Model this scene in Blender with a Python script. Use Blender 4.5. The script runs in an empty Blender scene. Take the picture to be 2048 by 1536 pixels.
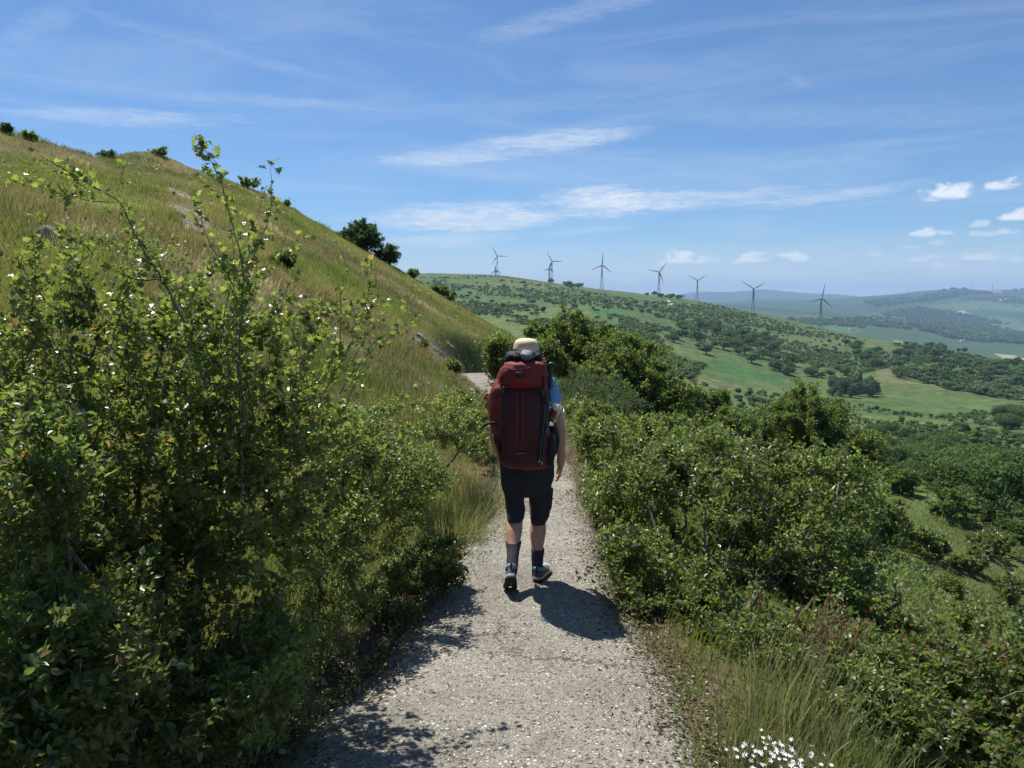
import bpy, math, random
import numpy as np
from mathutils import Vector, Matrix

S = bpy.context.scene
COL = S.collection
R = math.radians

# ------------------------------------------------------------------ camera, sky, sun, exposure
CAM_Z = 1.6
PITCH = math.atan(168 / 1479.0)
cam_d = bpy.data.cameras.new('camera')
cam = bpy.data.objects.new('camera', cam_d)
COL.objects.link(cam)
cam.location = (0, 0, CAM_Z)
cam.rotation_euler = (math.pi / 2 - PITCH, 0, 0)
cam_d.sensor_width = 36
cam_d.lens = 36 * 1479.0 / 2048
cam_d.clip_start = 0.05
cam_d.clip_end = 60000
S.camera = cam

SUN_EL = R(63)
SUN_AZ = math.atan2(-0.58, 0.81)          # measured from +Y towards +X
SUN_DIR = Vector((math.sin(SUN_AZ) * math.cos(SUN_EL), math.cos(SUN_AZ) * math.cos(SUN_EL), math.sin(SUN_EL)))
sun_d = bpy.data.lights.new('sun', 'SUN')
sun = bpy.data.objects.new('sun', sun_d)
COL.objects.link(sun)
sun_d.energy = 5.0
sun_d.angle = R(0.53)
sun_d.color = (1.0, 0.955, 0.88)
sun.rotation_euler = SUN_DIR.to_track_quat('Z', 'Y').to_euler()
sun.location = (0, 0, 60)

S.view_settings.view_transform = 'Standard'
S.view_settings.look = 'None'
S.view_settings.exposure = 0.55
S.view_settings.gamma = 1.0
S.render.engine = 'CYCLES'
S.cycles.max_bounces = 7
S.cycles.diffuse_bounces = 3
S.cycles.glossy_bounces = 2
S.cycles.transmission_bounces = 3
S.cycles.transparent_max_bounces = 6
S.cycles.volume_bounces = 0
S.cycles.sample_clamp_indirect = 6.0
S.cycles.use_denoising = True
try:
    S.cycles.denoiser = 'OPENIMAGEDENOISE'
    S.cycles.denoising_input_passes = 'RGB_ALBEDO_NORMAL'
    S.cycles.denoising_prefilter = 'ACCURATE'
except Exception:
    pass


# ------------------------------------------------------------------ node helpers
class NT:
    def __init__(self, tree):
        self.t = tree
        self.n = tree.nodes
        self.l = tree.links

    def new(self, typ, **kw):
        nd = self.n.new(typ)
        for k, v in kw.items():
            setattr(nd, k, v)
        return nd

    def put(self, sock, v):
        if isinstance(v, bpy.types.NodeSocket):
            self.l.new(v, sock)
        elif v is not None:
            if hasattr(sock, 'default_value'):
                try:
                    sock.default_value = v
                except Exception:
                    sock.default_value = tuple(v) + (1.0,)

    def math(self, op, a, b=None, c=None, clamp=False):
        nd = self.new('ShaderNodeMath', operation=op, use_clamp=clamp)
        self.put(nd.inputs[0], a)
        if b is not None: self.put(nd.inputs[1], b)
        if c is not None: self.put(nd.inputs[2], c)
        return nd.outputs[0]

    def vmath(self, op, a, b=None):
        nd = self.new('ShaderNodeVectorMath', operation=op)
        self.put(nd.inputs[0], a)
        if b is not None:
            if op == 'SCALE': self.put(nd.inputs['Scale'], b)
            else: self.put(nd.inputs[1], b)
        return nd.outputs[0]

    def mix(self, f, a, b, mode='MIX'):
        nd = self.new('ShaderNodeMix', data_type='RGBA', blend_type=mode)
        self.put(nd.inputs[0], f)
        self.put(nd.inputs[6], a if isinstance(a, bpy.types.NodeSocket) else tuple(a)[:3] + (1.0,))
        self.put(nd.inputs[7], b if isinstance(b, bpy.types.NodeSocket) else tuple(b)[:3] + (1.0,))
        return nd.outputs[2]

    def noise(self, vec, scale, detail=3.0, rough=0.55, dist=0.0, out='Fac'):
        nd = self.new('ShaderNodeTexNoise')
        if vec is not None: self.l.new(vec, nd.inputs['Vector'])
        nd.inputs['Scale'].default_value = scale
        nd.inputs['Detail'].default_value = detail
        nd.inputs['Roughness'].default_value = rough
        nd.inputs['Distortion'].default_value = dist
        return nd.outputs[out] if out in nd.outputs else nd.outputs[0]

    def voronoi(self, vec, scale, feature='F1', out='Distance', rnd=1.0):
        nd = self.new('ShaderNodeTexVoronoi', feature=feature)
        if vec is not None: self.l.new(vec, nd.inputs['Vector'])
        nd.inputs['Scale'].default_value = scale
        nd.inputs['Randomness'].default_value = rnd
        return nd.outputs[out]

    def ramp(self, f, stops, interp='LINEAR'):
        nd = self.new('ShaderNodeValToRGB')
        cr = nd.color_ramp
        cr.interpolation = interp
        while len(cr.elements) < len(stops): cr.elements.new(0.5)
        for e, (p, c) in zip(cr.elements, stops):
            e.position = p
            e.color = (c, c, c, 1) if isinstance(c, (int, float)) else tuple(c)[:3] + (1,)
        self.put(nd.inputs[0], f)
        return nd.outputs[0]

    def mapr(self, v, a, b, c=0.0, d=1.0, smooth=False):
        nd = self.new('ShaderNodeMapRange')
        if smooth: nd.interpolation_type = 'SMOOTHSTEP'
        self.put(nd.inputs[0], v)
        for i, x in enumerate((a, b, c, d)): self.put(nd.inputs[i + 1], x)
        return nd.outputs[0]

    def bump(self, h, strength=0.3, dist=0.01):
        nd = self.new('ShaderNodeBump')
        nd.inputs['Strength'].default_value = strength
        nd.inputs['Distance'].default_value = dist
        self.l.new(h, nd.inputs['Height'])
        return nd.outputs[0]


def material(name, fn):
    m = bpy.data.materials.new(name)
    m.use_nodes = True
    m.node_tree.nodes.clear()
    t = NT(m.node_tree)
    out = t.new('ShaderNodeOutputMaterial')
    t.l.new(fn(t), out.inputs['Surface'])
    return m


def principled(t, color, rough=0.6, normal=None, metal=0.0, spec=0.5, **kw):
    p = t.new('ShaderNodeBsdfPrincipled')
    t.put(p.inputs['Base Color'], color if isinstance(color, bpy.types.NodeSocket) else tuple(color)[:3] + (1.0,))
    t.put(p.inputs['Roughness'], rough)
    p.inputs['Metallic'].default_value = metal
    p.inputs['Specular IOR Level'].default_value = spec
    for k, v in kw.items(): t.put(p.inputs[k.replace('_', ' ')], v)
    if normal is not None: t.l.new(normal, p.inputs['Normal'])
    return p.outputs[0]


def objcoord(t):
    return t.new('ShaderNodeTexCoord').outputs['Object']


# ------------------------------------------------------------------ pixels of the photograph (2048 wide) to view directions
CP, SP = math.cos(PITCH), math.sin(PITCH)


def pdir(u, v):
    """direction through pixel (u,v) scaled so that its y component is 1"""
    a = (np.asarray(u, float) - 1024) / 1479.0
    b = (768 - np.asarray(v, float)) / 1479.0
    y = CP + b * SP
    z = b * CP - SP
    return a / y, z / y


def pix(u, v, y):
    dx, dz = pdir(u, v)
    return np.array((dx * y, y + 0 * dx, CAM_Z + dz * y))


def pv(u, v, y):
    return Vector(pix(u, v, y).tolist())


# ------------------------------------------------------------------ world: physical sky with thin cirrus and small cumulus far away
world = bpy.data.worlds.new('World')
S.world = world
world.use_nodes = True


def build_world():
    world.node_tree.nodes.clear()
    t = NT(world.node_tree)
    out = t.new('ShaderNodeOutputWorld')
    bg = t.new('ShaderNodeBackground')
    sky = t.new('ShaderNodeTexSky', sky_type='NISHITA')
    sky.sun_disc = False
    sky.sun_elevation = SUN_EL
    sky.sun_rotation = SUN_AZ
    sky.altitude = 900
    sky.air_density = 1.0
    sky.dust_density = 0.35
    sky.ozone_density = 2.6
    d = t.new('ShaderNodeTexCoord').outputs['Generated']
    sep = t.new('ShaderNodeSeparateXYZ')
    t.l.new(d, sep.inputs[0])
    az = t.math('ARCTAN2', sep.outputs[0], sep.outputs[1])
    hl = t.math('SQRT', t.math('ADD', t.math('MULTIPLY', sep.outputs[0], sep.outputs[0]), t.math('MULTIPLY', sep.outputs[1], sep.outputs[1])))
    el = t.math('ARCTAN2', sep.outputs[2], hl)
    cv = t.new('ShaderNodeCombineXYZ')
    t.l.new(az, cv.inputs[0]); t.l.new(el, cv.inputs[1])
    ae = cv.outputs[0]

    def stretched(sx, sy, ox=0.0, oy=0.0):
        m = t.new('ShaderNodeMapping')
        t.l.new(ae, m.inputs[0])
        m.inputs['Scale'].default_value = (sx, sy, 1)
        m.inputs['Location'].default_value = (ox, oy, 0)
        return m.outputs[0]

    # two shared noise fields: streaky for cirrus, billowy for cumulus
    warp = t.noise(stretched(3, 9), 1.0, 3.0, 0.55)
    warp2 = t.noise(stretched(3, 9, 7.3, 2.1), 1.0, 3.0, 0.55)
    streak = t.noise(stretched(9, 75), 1.0, 8.0, 0.66, 0.9)
    fine = t.noise(stretched(34, 170, 3.0, 5.0), 1.0, 7.0, 0.66, 1.2)
    bil = t.noise(stretched(60, 85), 1.0, 6.0, 0.58, 0.3)
    bilw = t.noise(stretched(34, 50, 9.0, 4.0), 1.0, 4.0, 0.6)

    total = None

    def add(mask):
        nonlocal total
        total = mask if total is None else t.math('MAXIMUM', total, mask)

    def local(u, v, w, h, tilt, wx, wy, wa, wb):
        dx, dz = pdir(u, v)
        a0 = math.atan2(dx, 1.0); e0 = math.atan2(dz, math.hypot(dx, 1))
        k = math.cos(a0)
        da = t.math('ADD', t.math('SUBTRACT', az, a0), t.math('MULTIPLY', t.math('SUBTRACT', wx, 0.5), wa))
        de = t.math('ADD', t.math('SUBTRACT', el, e0), t.math('MULTIPLY', t.math('SUBTRACT', wy, 0.5), wb))
        c, s = math.cos(R(tilt)), math.sin(R(tilt))
        x = t.math('ADD', t.math('MULTIPLY', da, c), t.math('MULTIPLY', de, s))
        y = t.math('SUBTRACT', t.math('MULTIPLY', de, c), t.math('MULTIPLY', da, s))
        ww, hh = w / 1479.0 * k * k, h / 1479.0 * k
        x = t.math('DIVIDE', x, ww); y = t.math('DIVIDE', y, hh)
        return x, y

    for (u, v, w, h, tilt, op) in [
        (1215, 405, 120, 26, 1, 1.0), (1290, 402, 150, 20, 2, .7), (1450, 392, 210, 15, 3, .55), (1660, 388, 170, 11, 5, .5),
        (930, 437, 175, 22, 2, .95), (905, 480, 140, 14, 2, .5), (800, 440, 120, 9, 0, .3),
        (1090, 287, 180, 20, 6, .58), (930, 312, 160, 17, 4, .55), (560, 205, 330, 11, 0, .20), (250, 236, 230, 15, 4, .34),
        (480, 110, 260, 10, -9, .14), (1130, 36, 220, 16, 12, .20), (1610, 162, 36, 12, -25, .18),
        (1180, 462, 110, 8, 5, .28), (1750, 288, 300, 9, 1, .15), (1450, 340, 420, 12, 3, .18), (60, 70, 140, 24, 38, .13),
        (980, 215, 430, 16, 4, .12), (1560, 230, 420, 20, -5, .13)]:
        x, y = local(u, v, w * 1.35, h * 1.5, tilt, warp, warp2, 0.05, 0.014)
        q = t.math('ADD', t.math('MULTIPLY', x, x), t.math('MULTIPLY', y, y))
        tx = t.math('ADD', t.math('MULTIPLY', streak, 0.55), t.math('MULTIPLY', fine, 0.45))
        q = t.math('ADD', q, t.math('MULTIPLY', t.math('SUBTRACT', 0.52, tx), 2.4))
        m = t.mapr(q, -0.25, 1.05, 1.0, 0.0, True)
        tex = t.mapr(tx, 0.30, 0.58, 0.45, 1.12)
        m = t.math('MULTIPLY', t.math('MULTIPLY', m, tex), op)
        add(m)
    cum = None
    for (u, v, w, h, op) in [
        (1898, 386, 40, 17, 1.), (1868, 398, 16, 7, .6), (2004, 372, 30, 10, .9), (2038, 432, 32, 12, .95), (1850, 468, 22, 8, .75), (1893, 465, 16, 7, .6),
        (1975, 468, 26, 7, .5), (2015, 463, 22, 6, .5), (1955, 450, 18, 7, .55), (1365, 518, 28, 13, .8), (1408, 521, 28, 9, .75), (1322, 526, 14, 8, .5),
        (1505, 518, 34, 11, .72), (1470, 525, 16, 5, .5), (1578, 511, 22, 7, .6), (1598, 518, 18, 8, .65), (1958, 515, 36, 8, .6), (1870, 512, 14, 5, .5),
        (1840, 521, 22, 5, .42), (1885, 532, 26, 7, .35), (2030, 520, 26, 5, .4), (1820, 494, 18, 5, .35), (1876, 488, 14, 5, .3), (1255, 566, 22, 7, .35), (1755, 508, 10, 6, .35)]:
        x, y = local(u, v, w * 1.5, h * 1.5, 0, bilw, bil, 0.022, 0.008)
        # flatter base: the lower half falls off faster
        y = t.math('MULTIPLY', y, t.mapr(y, -0.4, 0.1, 1.7, 1.0))
        q = t.math('ADD', t.math('MULTIPLY', x, x), t.math('MULTIPLY', y, y))
        q = t.math('ADD', q, t.math('MULTIPLY', t.math('SUBTRACT', bil, 0.5), 3.0))
        m = t.math('MULTIPLY', t.mapr(q, -0.1, 1.0, 1.0, 0.0, True), op)
        cum = m if cum is None else t.math('MAXIMUM', cum, m)
    veil = t.mapr(t.noise(stretched(2.2, 16, 1.3, 0.4), 1.0, 9.0, 0.64, 1.0), 0.40, 0.74, 0.0, 0.26, True)
    band = t.mapr(el, 0.02, 0.5, 1.0, 0.45)
    veil = t.math('MULTIPLY', veil, band)
    low = t.math('MULTIPLY', t.mapr(el, 0.0, 0.10, 0.80, 0.0, True), t.mapr(streak, 0.3, 0.6, 0.6, 1.0))
    cir = t.math('MAXIMUM', t.math('MAXIMUM', total, veil), low)
    k = SKY_GAIN
    tint = t.mix(1.0, sky.outputs[0], SKY_TINT, 'MULTIPLY')
    c1 = t.mix(cir, tint, (k * 0.98, k * 1.06, k * 1.18))
    c2 = t.mix(t.math('MULTIPLY', cum, .76), c1, (k * 1.36, k * 1.36, k * 1.36))
    t.l.new(c2, bg.inputs[0])
    bg.inputs[1].default_value = SKY_STRENGTH
    t.l.new(bg.outputs[0], out.inputs[0])


SKY_STRENGTH = 0.067
SKY_GAIN = 8.6
SKY_TINT = (.74, .98, 1.2)
build_world()


# ------------------------------------------------------------------ object helpers
def tag(o, label=None, cat=None, group=None, kind=None):
    if label: o['label'] = label
    if cat: o['category'] = cat
    if group: o['group'] = group
    if kind: o['kind'] = kind
    return o


def link(name, data, parent=None):
    o = bpy.data.objects.new(name, data)
    COL.objects.link(o)
    if parent is not None:
        o.parent = parent
        if data is not None or True:
            o.matrix_parent_inverse = Matrix.Translation(-Vector(parent.location))
    return o


def empty(name, loc):
    o = bpy.data.objects.new(name, None)
    o.empty_display_size = 0.1
    COL.objects.link(o)
    o.location = Vector([float(c) for c in loc])
    return o


def mesh_np(name, V, F, mats, smooth=False, midx=None):
    """V (n,3); F (m,k) array or list of such arrays"""
    Fs = F if isinstance(F, list) else [F]
    Fs = [np.asarray(f, np.int32) for f in Fs if len(f)]
    me = bpy.data.meshes.new(name)
    V = np.ascontiguousarray(V, np.float32)
    me.vertices.add(len(V))
    me.vertices.foreach_set('co', V.ravel())
    loops = np.concatenate([f.ravel() for f in Fs])
    tot = np.concatenate([np.full(len(f), f.shape[1], np.int32) for f in Fs])
    start = np.concatenate(([0], np.cumsum(tot)[:-1])).astype(np.int32)
    me.loops.add(len(loops))
    me.loops.foreach_set('vertex_index', loops)
    me.polygons.add(len(tot))
    me.polygons.foreach_set('loop_start', start)
    if smooth: me.polygons.foreach_set('use_smooth', np.ones(len(tot), bool))
    for m in (mats if isinstance(mats, (list, tuple)) else [mats]): me.materials.append(m)
    if midx is not None: me.polygons.foreach_set('material_index', np.asarray(midx, np.int32))
    me.update(calc_edges=True)
    me.validate()
    return me


def add_mesh(name, V, F, mats, parent=None, smooth=False, midx=None):
    return link(name, mesh_np(name, V, F, mats, smooth, midx), parent)


def norm(a):
    return a / np.maximum(np.linalg.norm(a, axis=-1, keepdims=True), 1e-9)


# ------------------------------------------------------------------ value noise in numpy
_rn = np.random.default_rng(77).random((256, 256))


def vnoise(x, y, sc, seed=0):
    x = np.asarray(x, float) / sc + seed * 17.31; y = np.asarray(y, float) / sc + seed * 9.77
    xi = np.floor(x).astype(int); yi = np.floor(y).astype(int)
    fx = x - xi; fy = y - yi
    fx = fx * fx * (3 - 2 * fx); fy = fy * fy * (3 - 2 * fy)
    g = lambda i, j: _rn[i & 255, j & 255]
    return (g(xi, yi) * (1 - fx) + g(xi + 1, yi) * fx) * (1 - fy) + (g(xi, yi + 1) * (1 - fx) + g(xi + 1, yi + 1) * fx) * fy - 0.5


def fbm(x, y, sc, oct=4, seed=0):
    s = 0; a = 1.0
    for k in range(oct):
        s = s + a * vnoise(x, y, sc / 2 ** k, seed + k * 3)
        a *= 0.5
    return s


def sstep(a, b, x):
    t = np.clip((np.asarray(x, float) - a) / (b - a), 0, 1)
    return t * t * (3 - 2 * t)


# ------------------------------------------------------------------ terrain heights
_py = np.linspace(-40, 140, 3601)


def _table(ys, vs, sig=14):
    a = np.interp(_py, ys, vs)
    k = np.exp(-0.5 * (np.arange(-4 * sig, 4 * sig + 1) / sig) ** 2); k /= k.sum()
    return np.convolve(np.pad(a, 4 * sig, mode='edge'), k, 'valid')


PATH_Z = _table([-40, -3, 0, 2.4, 5, 8, 12, 15, 17.3, 18.2, 20, 25, 40, 140], [2.5, .22, 0, -.17, -.405, -.47, -.42, -.31, -.17, -.17, -.42, -1.3, -3.6, -6])
PATH_X = _table([-40, 0, 2.4, 5, 8, 11, 13, 15, 17, 20, 25, 40, 140], [-.5, -.12, -.06, .15, .34, .36, .24, -.06, -.52, -1.0, -1.0, 2.5, 2.5])


def path_z(y): return np.interp(y, _py, PATH_Z)
def path_x(y): return np.interp(y, _py, PATH_X)
def half_w(y): return np.interp(y, [0, 2.4, 4, 5.5, 8, 12, 17, 40], [1.0, .93, .76, .58, .46, .42, .50, .60])


def smin(a, b, k):
    h = np.clip(0.5 + 0.5 * (b - a) / k, 0, 1)
    return b * (1 - h) + a * h - k * h * (1 - h)


def near_h(x, y):
    px = path_x(y); pz = path_z(y)
    # grass slope on the left
    zl = CAM_Z + 0.575 * (-x) - 2.30 + 0.13 * fbm(x, y, 4.0, 3, 2) + 0.5 * fbm(x, y, 13.0, 2, 5) * sstep(2, 8, -x)
    crest = 0.55 + 0.14 * (-x) + 0.132 * y + 0.7 * fbm(x, y, 9.0, 3, 11) + 0.9 * fbm(x, y, 4.5, 2, 31) * sstep(12, 22, -x)
    crest = np.where(y < 0, 0.55 + 0.14 * (-x), crest)
    crest = crest + .75 * np.exp(-((x + 22.7) ** 2 + (y - 47) ** 2) / 5.0) - .35 * np.exp(-((x + 25.3) ** 2 + (y - 47) ** 2) / 3.0)
    zl = smin(zl, crest, 1.2)
    ye = 46 + 3 * fbm(x, y, 12, 2, 4)
    zl = zl - np.where(y > ye, 0.03 * np.minimum((y - ye), 12) ** 2 + 0.72 * np.maximum(y - ye - 12, 0), 0)
    # falling ground on the right
    hw = half_w(y)
    d = x - (px + hw + .05)
    sl = 0.42 + 0.10 * sstep(0, 12, y)
    zr = pz - sl * np.maximum(d, 0) * sstep(-0.2, 1.2, d) + 0.12 * fbm(x, y, 3.0, 3, 8) * sstep(0.3, 2, d) + 0.7 * fbm(x, y, 16, 2, 9) * sstep(3, 9, d)
    dl = (px - hw - .05) - x
    wl = sstep(-0.1, 0.9, dl)
    z = np.where(d > -0.4, zr, pz)
    z = np.where(dl > -0.1, pz * (1 - wl) + np.maximum(zl, pz - 8) * wl, z)
    lim = (np.abs(x - px) < 0.95)
    return z - 0.0 * lim


# far land: image row seen at a given distance, per image column (the relief of the valley and ridges)
_MU = np.array([-1200, 0, 500, 840, 1000, 1200, 1400, 1600, 1800, 2048, 2700, 4200], float)
_MD = np.array([50, 80, 120, 200, 300, 400, 500, 600, 800, 1000, 1200, 1400, 1700], float)
_MV = np.array([
    [700, 690, 690, 690, 690, 690, 690, 690, 690, 690, 690, 690, 690],
    [700, 690, 690, 690, 690, 690, 690, 690, 690, 690, 680, 680, 690],
    [690, 690, 700, 720, 720, 720, 710, 690, 650, 620, 600, 590, 600],
    [740, 740, 745, 745, 730, 712, 685, 655, 612, 577, 556, 544, 560],
    [800, 800, 800, 775, 730, 697, 665, 640, 612, 585, 560, 548, 566],
    [860, 860, 850, 800, 740, 698, 668, 645, 618, 599, 584, 577, 600],
    [900, 890, 880, 838, 790, 752, 720, 694, 652, 622, 604, 599, 622],
    [960, 925, 910, 872, 832, 798, 768, 736, 686, 655, 642, 648, 668],
    [1010, 960, 935, 895, 852, 812, 778, 748, 704, 683, 690, 704, 715],
    [1050, 985, 955, 908, 862, 825, 792, 765, 730, 722, 738, 748, 750],
    [1080, 1010, 980, 930, 885, 845, 812, 785, 755, 750, 760, 765, 765],
    [1080, 1010, 980, 930, 885, 845, 812, 785, 755, 750, 760, 765, 765]], float)
_FU = np.array([-1200, 900, 1250, 1350, 1400, 1450, 1530, 1600, 1680, 1760, 1850, 1920, 2048, 2300, 4200], float)
_FD = np.array([1700, 2300, 3000, 3800, 4600, 5500, 6400, 7200, 8500, 10500, 12500, 14500], float)
_FV = np.array([
    [690, 690, 680, 670, 660, 650, 640, 630, 620, 615, 612, 612],
    [580, 640, 640, 636, 628, 622, 616, 612, 610, 609, 606, 606],
    [604, 640, 636, 628, 622, 616, 612, 610, 609, 608, 604, 606],
    [618, 640, 634, 626, 618, 612, 608, 606, 608, 606, 590, 590],
    [624, 642, 634, 626, 617, 610, 605, 604, 608, 603, 580, 584],
    [632, 646, 636, 626, 616, 609, 604, 603, 607, 601, 585, 588],
    [648, 656, 640, 628, 616, 608, 603, 602, 606, 600, 576, 582],
    [668, 664, 643, 630, 617, 610, 605, 603, 606, 602, 584, 590],
    [690, 670, 646, 632, 618, 612, 604, 600, 605, 604, 588, 592],
    [706, 678, 652, 634, 620, 608, 598, 592, 602, 605, 597, 600],
    [720, 690, 662, 640, 624, 607, 593, 582, 590, 602, 600, 600],
    [736, 700, 676, 652, 630, 606, 590, 576, 584, 596, 588, 595],
    [752, 708, 682, 660, 640, 616, 594, 577, 582, 590, 583, 592],
    [764, 715, 690, 668, 645, 622, 602, 582, 584, 592, 588, 596],
    [764, 715, 690, 668, 645, 622, 602, 582, 584, 592, 588, 596]], float)


def _blur(a, sr, sc):
    for ax, s in ((0, sr), (1, sc)):
        n = int(4 * s) + 1
        k = np.exp(-0.5 * (np.arange(-n, n + 1) / s) ** 2); k /= k.sum()
        pad = [(0, 0), (0, 0)]; pad[ax] = (n, n)
        b = np.pad(a, pad, mode='edge')
        a = np.apply_along_axis(lambda q: np.convolve(q, k, 'valid'), ax, b)
    return a


_GU = np.linspace(-1200, 4200, 541)
_GL = np.linspace(math.log(50), math.log(14500), 260)


def _fargrid():
    g = np.zeros((len(_GU), len(_GL)))
    r = np.exp(_GL)
    m1 = np.zeros((len(_MU), len(_GL)))
    for i in range(len(_MU)): m1[i] = np.interp(_GL, np.log(_MD), _MV[i])
    m2 = np.zeros((len(_FU), len(_GL)))
    for i in range(len(_FU)): m2[i] = np.interp(_GL, np.log(_FD), _FV[i])
    for j in range(len(_GL)):
        a = np.interp(_GU, _MU, m1[:, j]); b = np.interp(_GU, _FU, m2[:, j])
        w = float(sstep(math.log(1550), math.log(1900), _GL[j]))
        g[:, j] = a * (1 - w) + b * w
    g = _blur(g, 2.2, 1.6)
    tu = np.array([pdir(1024, q)[1] for q in g])        # tangent of elevation per unit depth
    return tu * r[None, :] + CAM_Z


_GZ = _fargrid()


def far_h(x, y):
    r = np.hypot(x, y)
    yy = np.where(y > 1e-3, y, 1e-3)
    u = 1024 + 1479 * 1.0065 * np.where(y > 1e-3, x / yy, np.sign(x) * 9)
    u = np.clip(u, -1199, 4199)
    depth = np.clip(np.where(y > 0, y, r), 51, 14400)
    fi = (u - _GU[0]) / (_GU[1] - _GU[0]); fj = (np.log(depth) - _GL[0]) / (_GL[1] - _GL[0])
    i = np.clip(np.floor(fi).astype(int), 0, len(_GU) - 2); j = np.clip(np.floor(fj).astype(int), 0, len(_GL) - 2)
    a = fi - i; b = fj - j
    z = (_GZ[i, j] * (1 - a) + _GZ[i + 1, j] * a) * (1 - b) + (_GZ[i, j + 1] * (1 - a) + _GZ[i + 1, j + 1] * a) * b
    z = z + 3.2 * fbm(x, y, 170, 4, 21) * sstep(140, 500, depth) * (1 - sstep(900, 1300, depth)) + 2.0 * fbm(x, y, 120, 3, 25) * sstep(700, 1000, depth) + 42 * fbm(x, y, 1200, 4, 28) * sstep(2200, 4200, depth)
    return z


def ground(x, y):
    x = np.asarray(x, float); y = np.asarray(y, float)
    n = near_h(x, y); f = far_h(x, y)
    w = sstep(38, 80, np.hypot(x, y))
    left = sstep(4.0, -0.5, x) * sstep(16, 36, y)      # behind the grass slope the ground follows the hill for longer
    w = w * (1 - left) + left * sstep(62, 110, np.hypot(x, y))
    return n * (1 - w) + f * w


def gz(x, y): return float(ground(np.array([x]), np.array([y]))[0])


def hit(u, v, lo=1.5, hi=14000, n=700):
    """where the rays through pixels (u,v) meet the ground"""
    u = np.atleast_1d(np.asarray(u, float)); v = np.atleast_1d(np.asarray(v, float))
    dx, dz = pdir(u, v)
    ys = np.exp(np.linspace(math.log(lo), math.log(hi), n))
    Y = np.repeat(ys[None, :], len(u), 0)
    below = ground(dx[:, None] * Y, Y) > CAM_Z + dz[:, None] * Y
    k = np.argmax(below, 1); ok = below.any(1)
    k = np.maximum(k, 1)
    y0 = ys[k - 1]; y1 = ys[k]
    for _ in range(14):
        ym = 0.5 * (y0 + y1)
        b = ground(dx * ym, ym) > CAM_Z + dz * ym
        y1 = np.where(b, ym, y1); y0 = np.where(b, y0, ym)
    return dx * y1, y1, ok


# ------------------------------------------------------------------ ground sheet
def in_poly(px, py, poly):
    poly = np.asarray(poly, float)
    c = np.zeros(px.shape, bool)
    j = len(poly) - 1
    for i in range(len(poly)):
        xi, yi = poly[i]; xj, yj = poly[j]
        t = ((yi > py) != (yj > py)) & (px < (xj - xi) * (py - yi) / (yj - yi + 1e-12) + xi)
        c ^= t
        j = i
    return c


def project(x, y, z):
    q = z - CAM_Z
    dep = y * CP - q * SP
    up = y * SP + q * CP
    dep = np.where(dep > 1e-3, dep, 1e-3)
    return 1024 + 1479 * x / dep, 768 - 1479 * up / dep


FIELDS = [  # outline (as seen), nearest and farthest depth, own colour of the crop or soil
    ([(1410, 724), (1442, 720), (1483, 731), (1548, 749), (1592, 757), (1556, 764), (1483, 760), (1420, 741)], 300, 700, (.052, .11, .032)),
    ([(1640, 765), (1690, 748), (1706, 716), (1722, 716), (1730, 735), (1752, 748), (1740, 764), (1700, 770)], 300, 800, (.075, .13, .032)),
    ([(1650, 792), (1753, 799), (1870, 786), (1994, 797), (2032, 812), (1976, 831), (1830, 830), (1683, 806)], 250, 640, (.075, .118, .034)),
    ([(1177, 618), (1250, 620), (1258, 629), (1221, 641), (1186, 634)], 500, 1100, (.052, .112, .032)),
    ([(1092, 632), (1118, 623), (1140, 626), (1120, 636)], 500, 1100, (.05, .12, .03)),
    ([(1216, 643), (1232, 641), (1272, 664), (1280, 674), (1240, 668)], 400, 1000, (.06, .125, .035)),
    ([(1598, 702), (1635, 695), (1672, 702), (1694, 716), (1680, 727), (1630, 722)], 400, 1100, (.108, .122, .046)),
    ([(1384, 752), (1440, 762), (1500, 775), (1556, 783), (1540, 790), (1440, 776), (1384, 766)], 200, 700, (.115, .122, .05)),
    ([(1740, 730), (1790, 742), (1830, 770), (1810, 778), (1760, 760)], 250, 900, (.11, .122, .048)),
    ([(1690, 838), (1760, 860), (1800, 880), (1770, 885), (1700, 860)], 150, 500, (.115, .115, .052)),
    ([(1700, 612), (1760, 600), (1830, 588), (1900, 578), (2060, 574), (2060, 590), (1940, 592), (1850, 606), (1760, 616)], 3500, 9000, (.03, .06, .032)),
    ([(1935, 588), (1960, 583), (2001, 580), (2004, 585), (1970, 589)], 3500, 9000, (.30, .17, .11)),
    ([(1980, 602), (2016, 596), (2018, 598), (1984, 605)], 3500, 9000, (.36, .30, .22)),
    ([(1916, 624), (1928, 621), (1930, 625), (1918, 628)], 2500, 8000, (.40, .36, .28)),
    ([(1782, 680), (1830, 686), (1864, 694), (1850, 700), (1800, 694)], 1150, 4000, (.17, .20, .06)),
    ([(1990, 708), (2060, 716), (2060, 724), (2010, 718)], 1150, 4000, (.28, .26, .15)),
    ([(1520, 645), (1660, 640), (1740, 652), (1700, 668), (1600, 664)], 1700, 4500, (.065, .13, .05)),
    ([(1880, 640), (2000, 632), (2060, 650), (2060, 664), (1950, 650)], 1800, 6000, (.07, .13, .05)),
    ([(1850, 612), (1960, 602), (2060, 606), (2060, 622), (1930, 620)], 2500, 8000, (.08, .135, .055)),
]


BARE = [([(818, 655), (850, 668), (905, 708), (948, 748), (930, 754), (885, 730), (840, 700), (822, 678)], 9, 40), ([(335, 372), (372, 385), (425, 440), (410, 470), (370, 455), (340, 420)], 9, 45),
        ([(1108, 738), (1130, 742), (1160, 760), (1150, 772), (1120, 758)], 9, 40), ([(60, 455), (130, 475), (140, 500), (80, 500)], 5, 20)]


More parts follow.
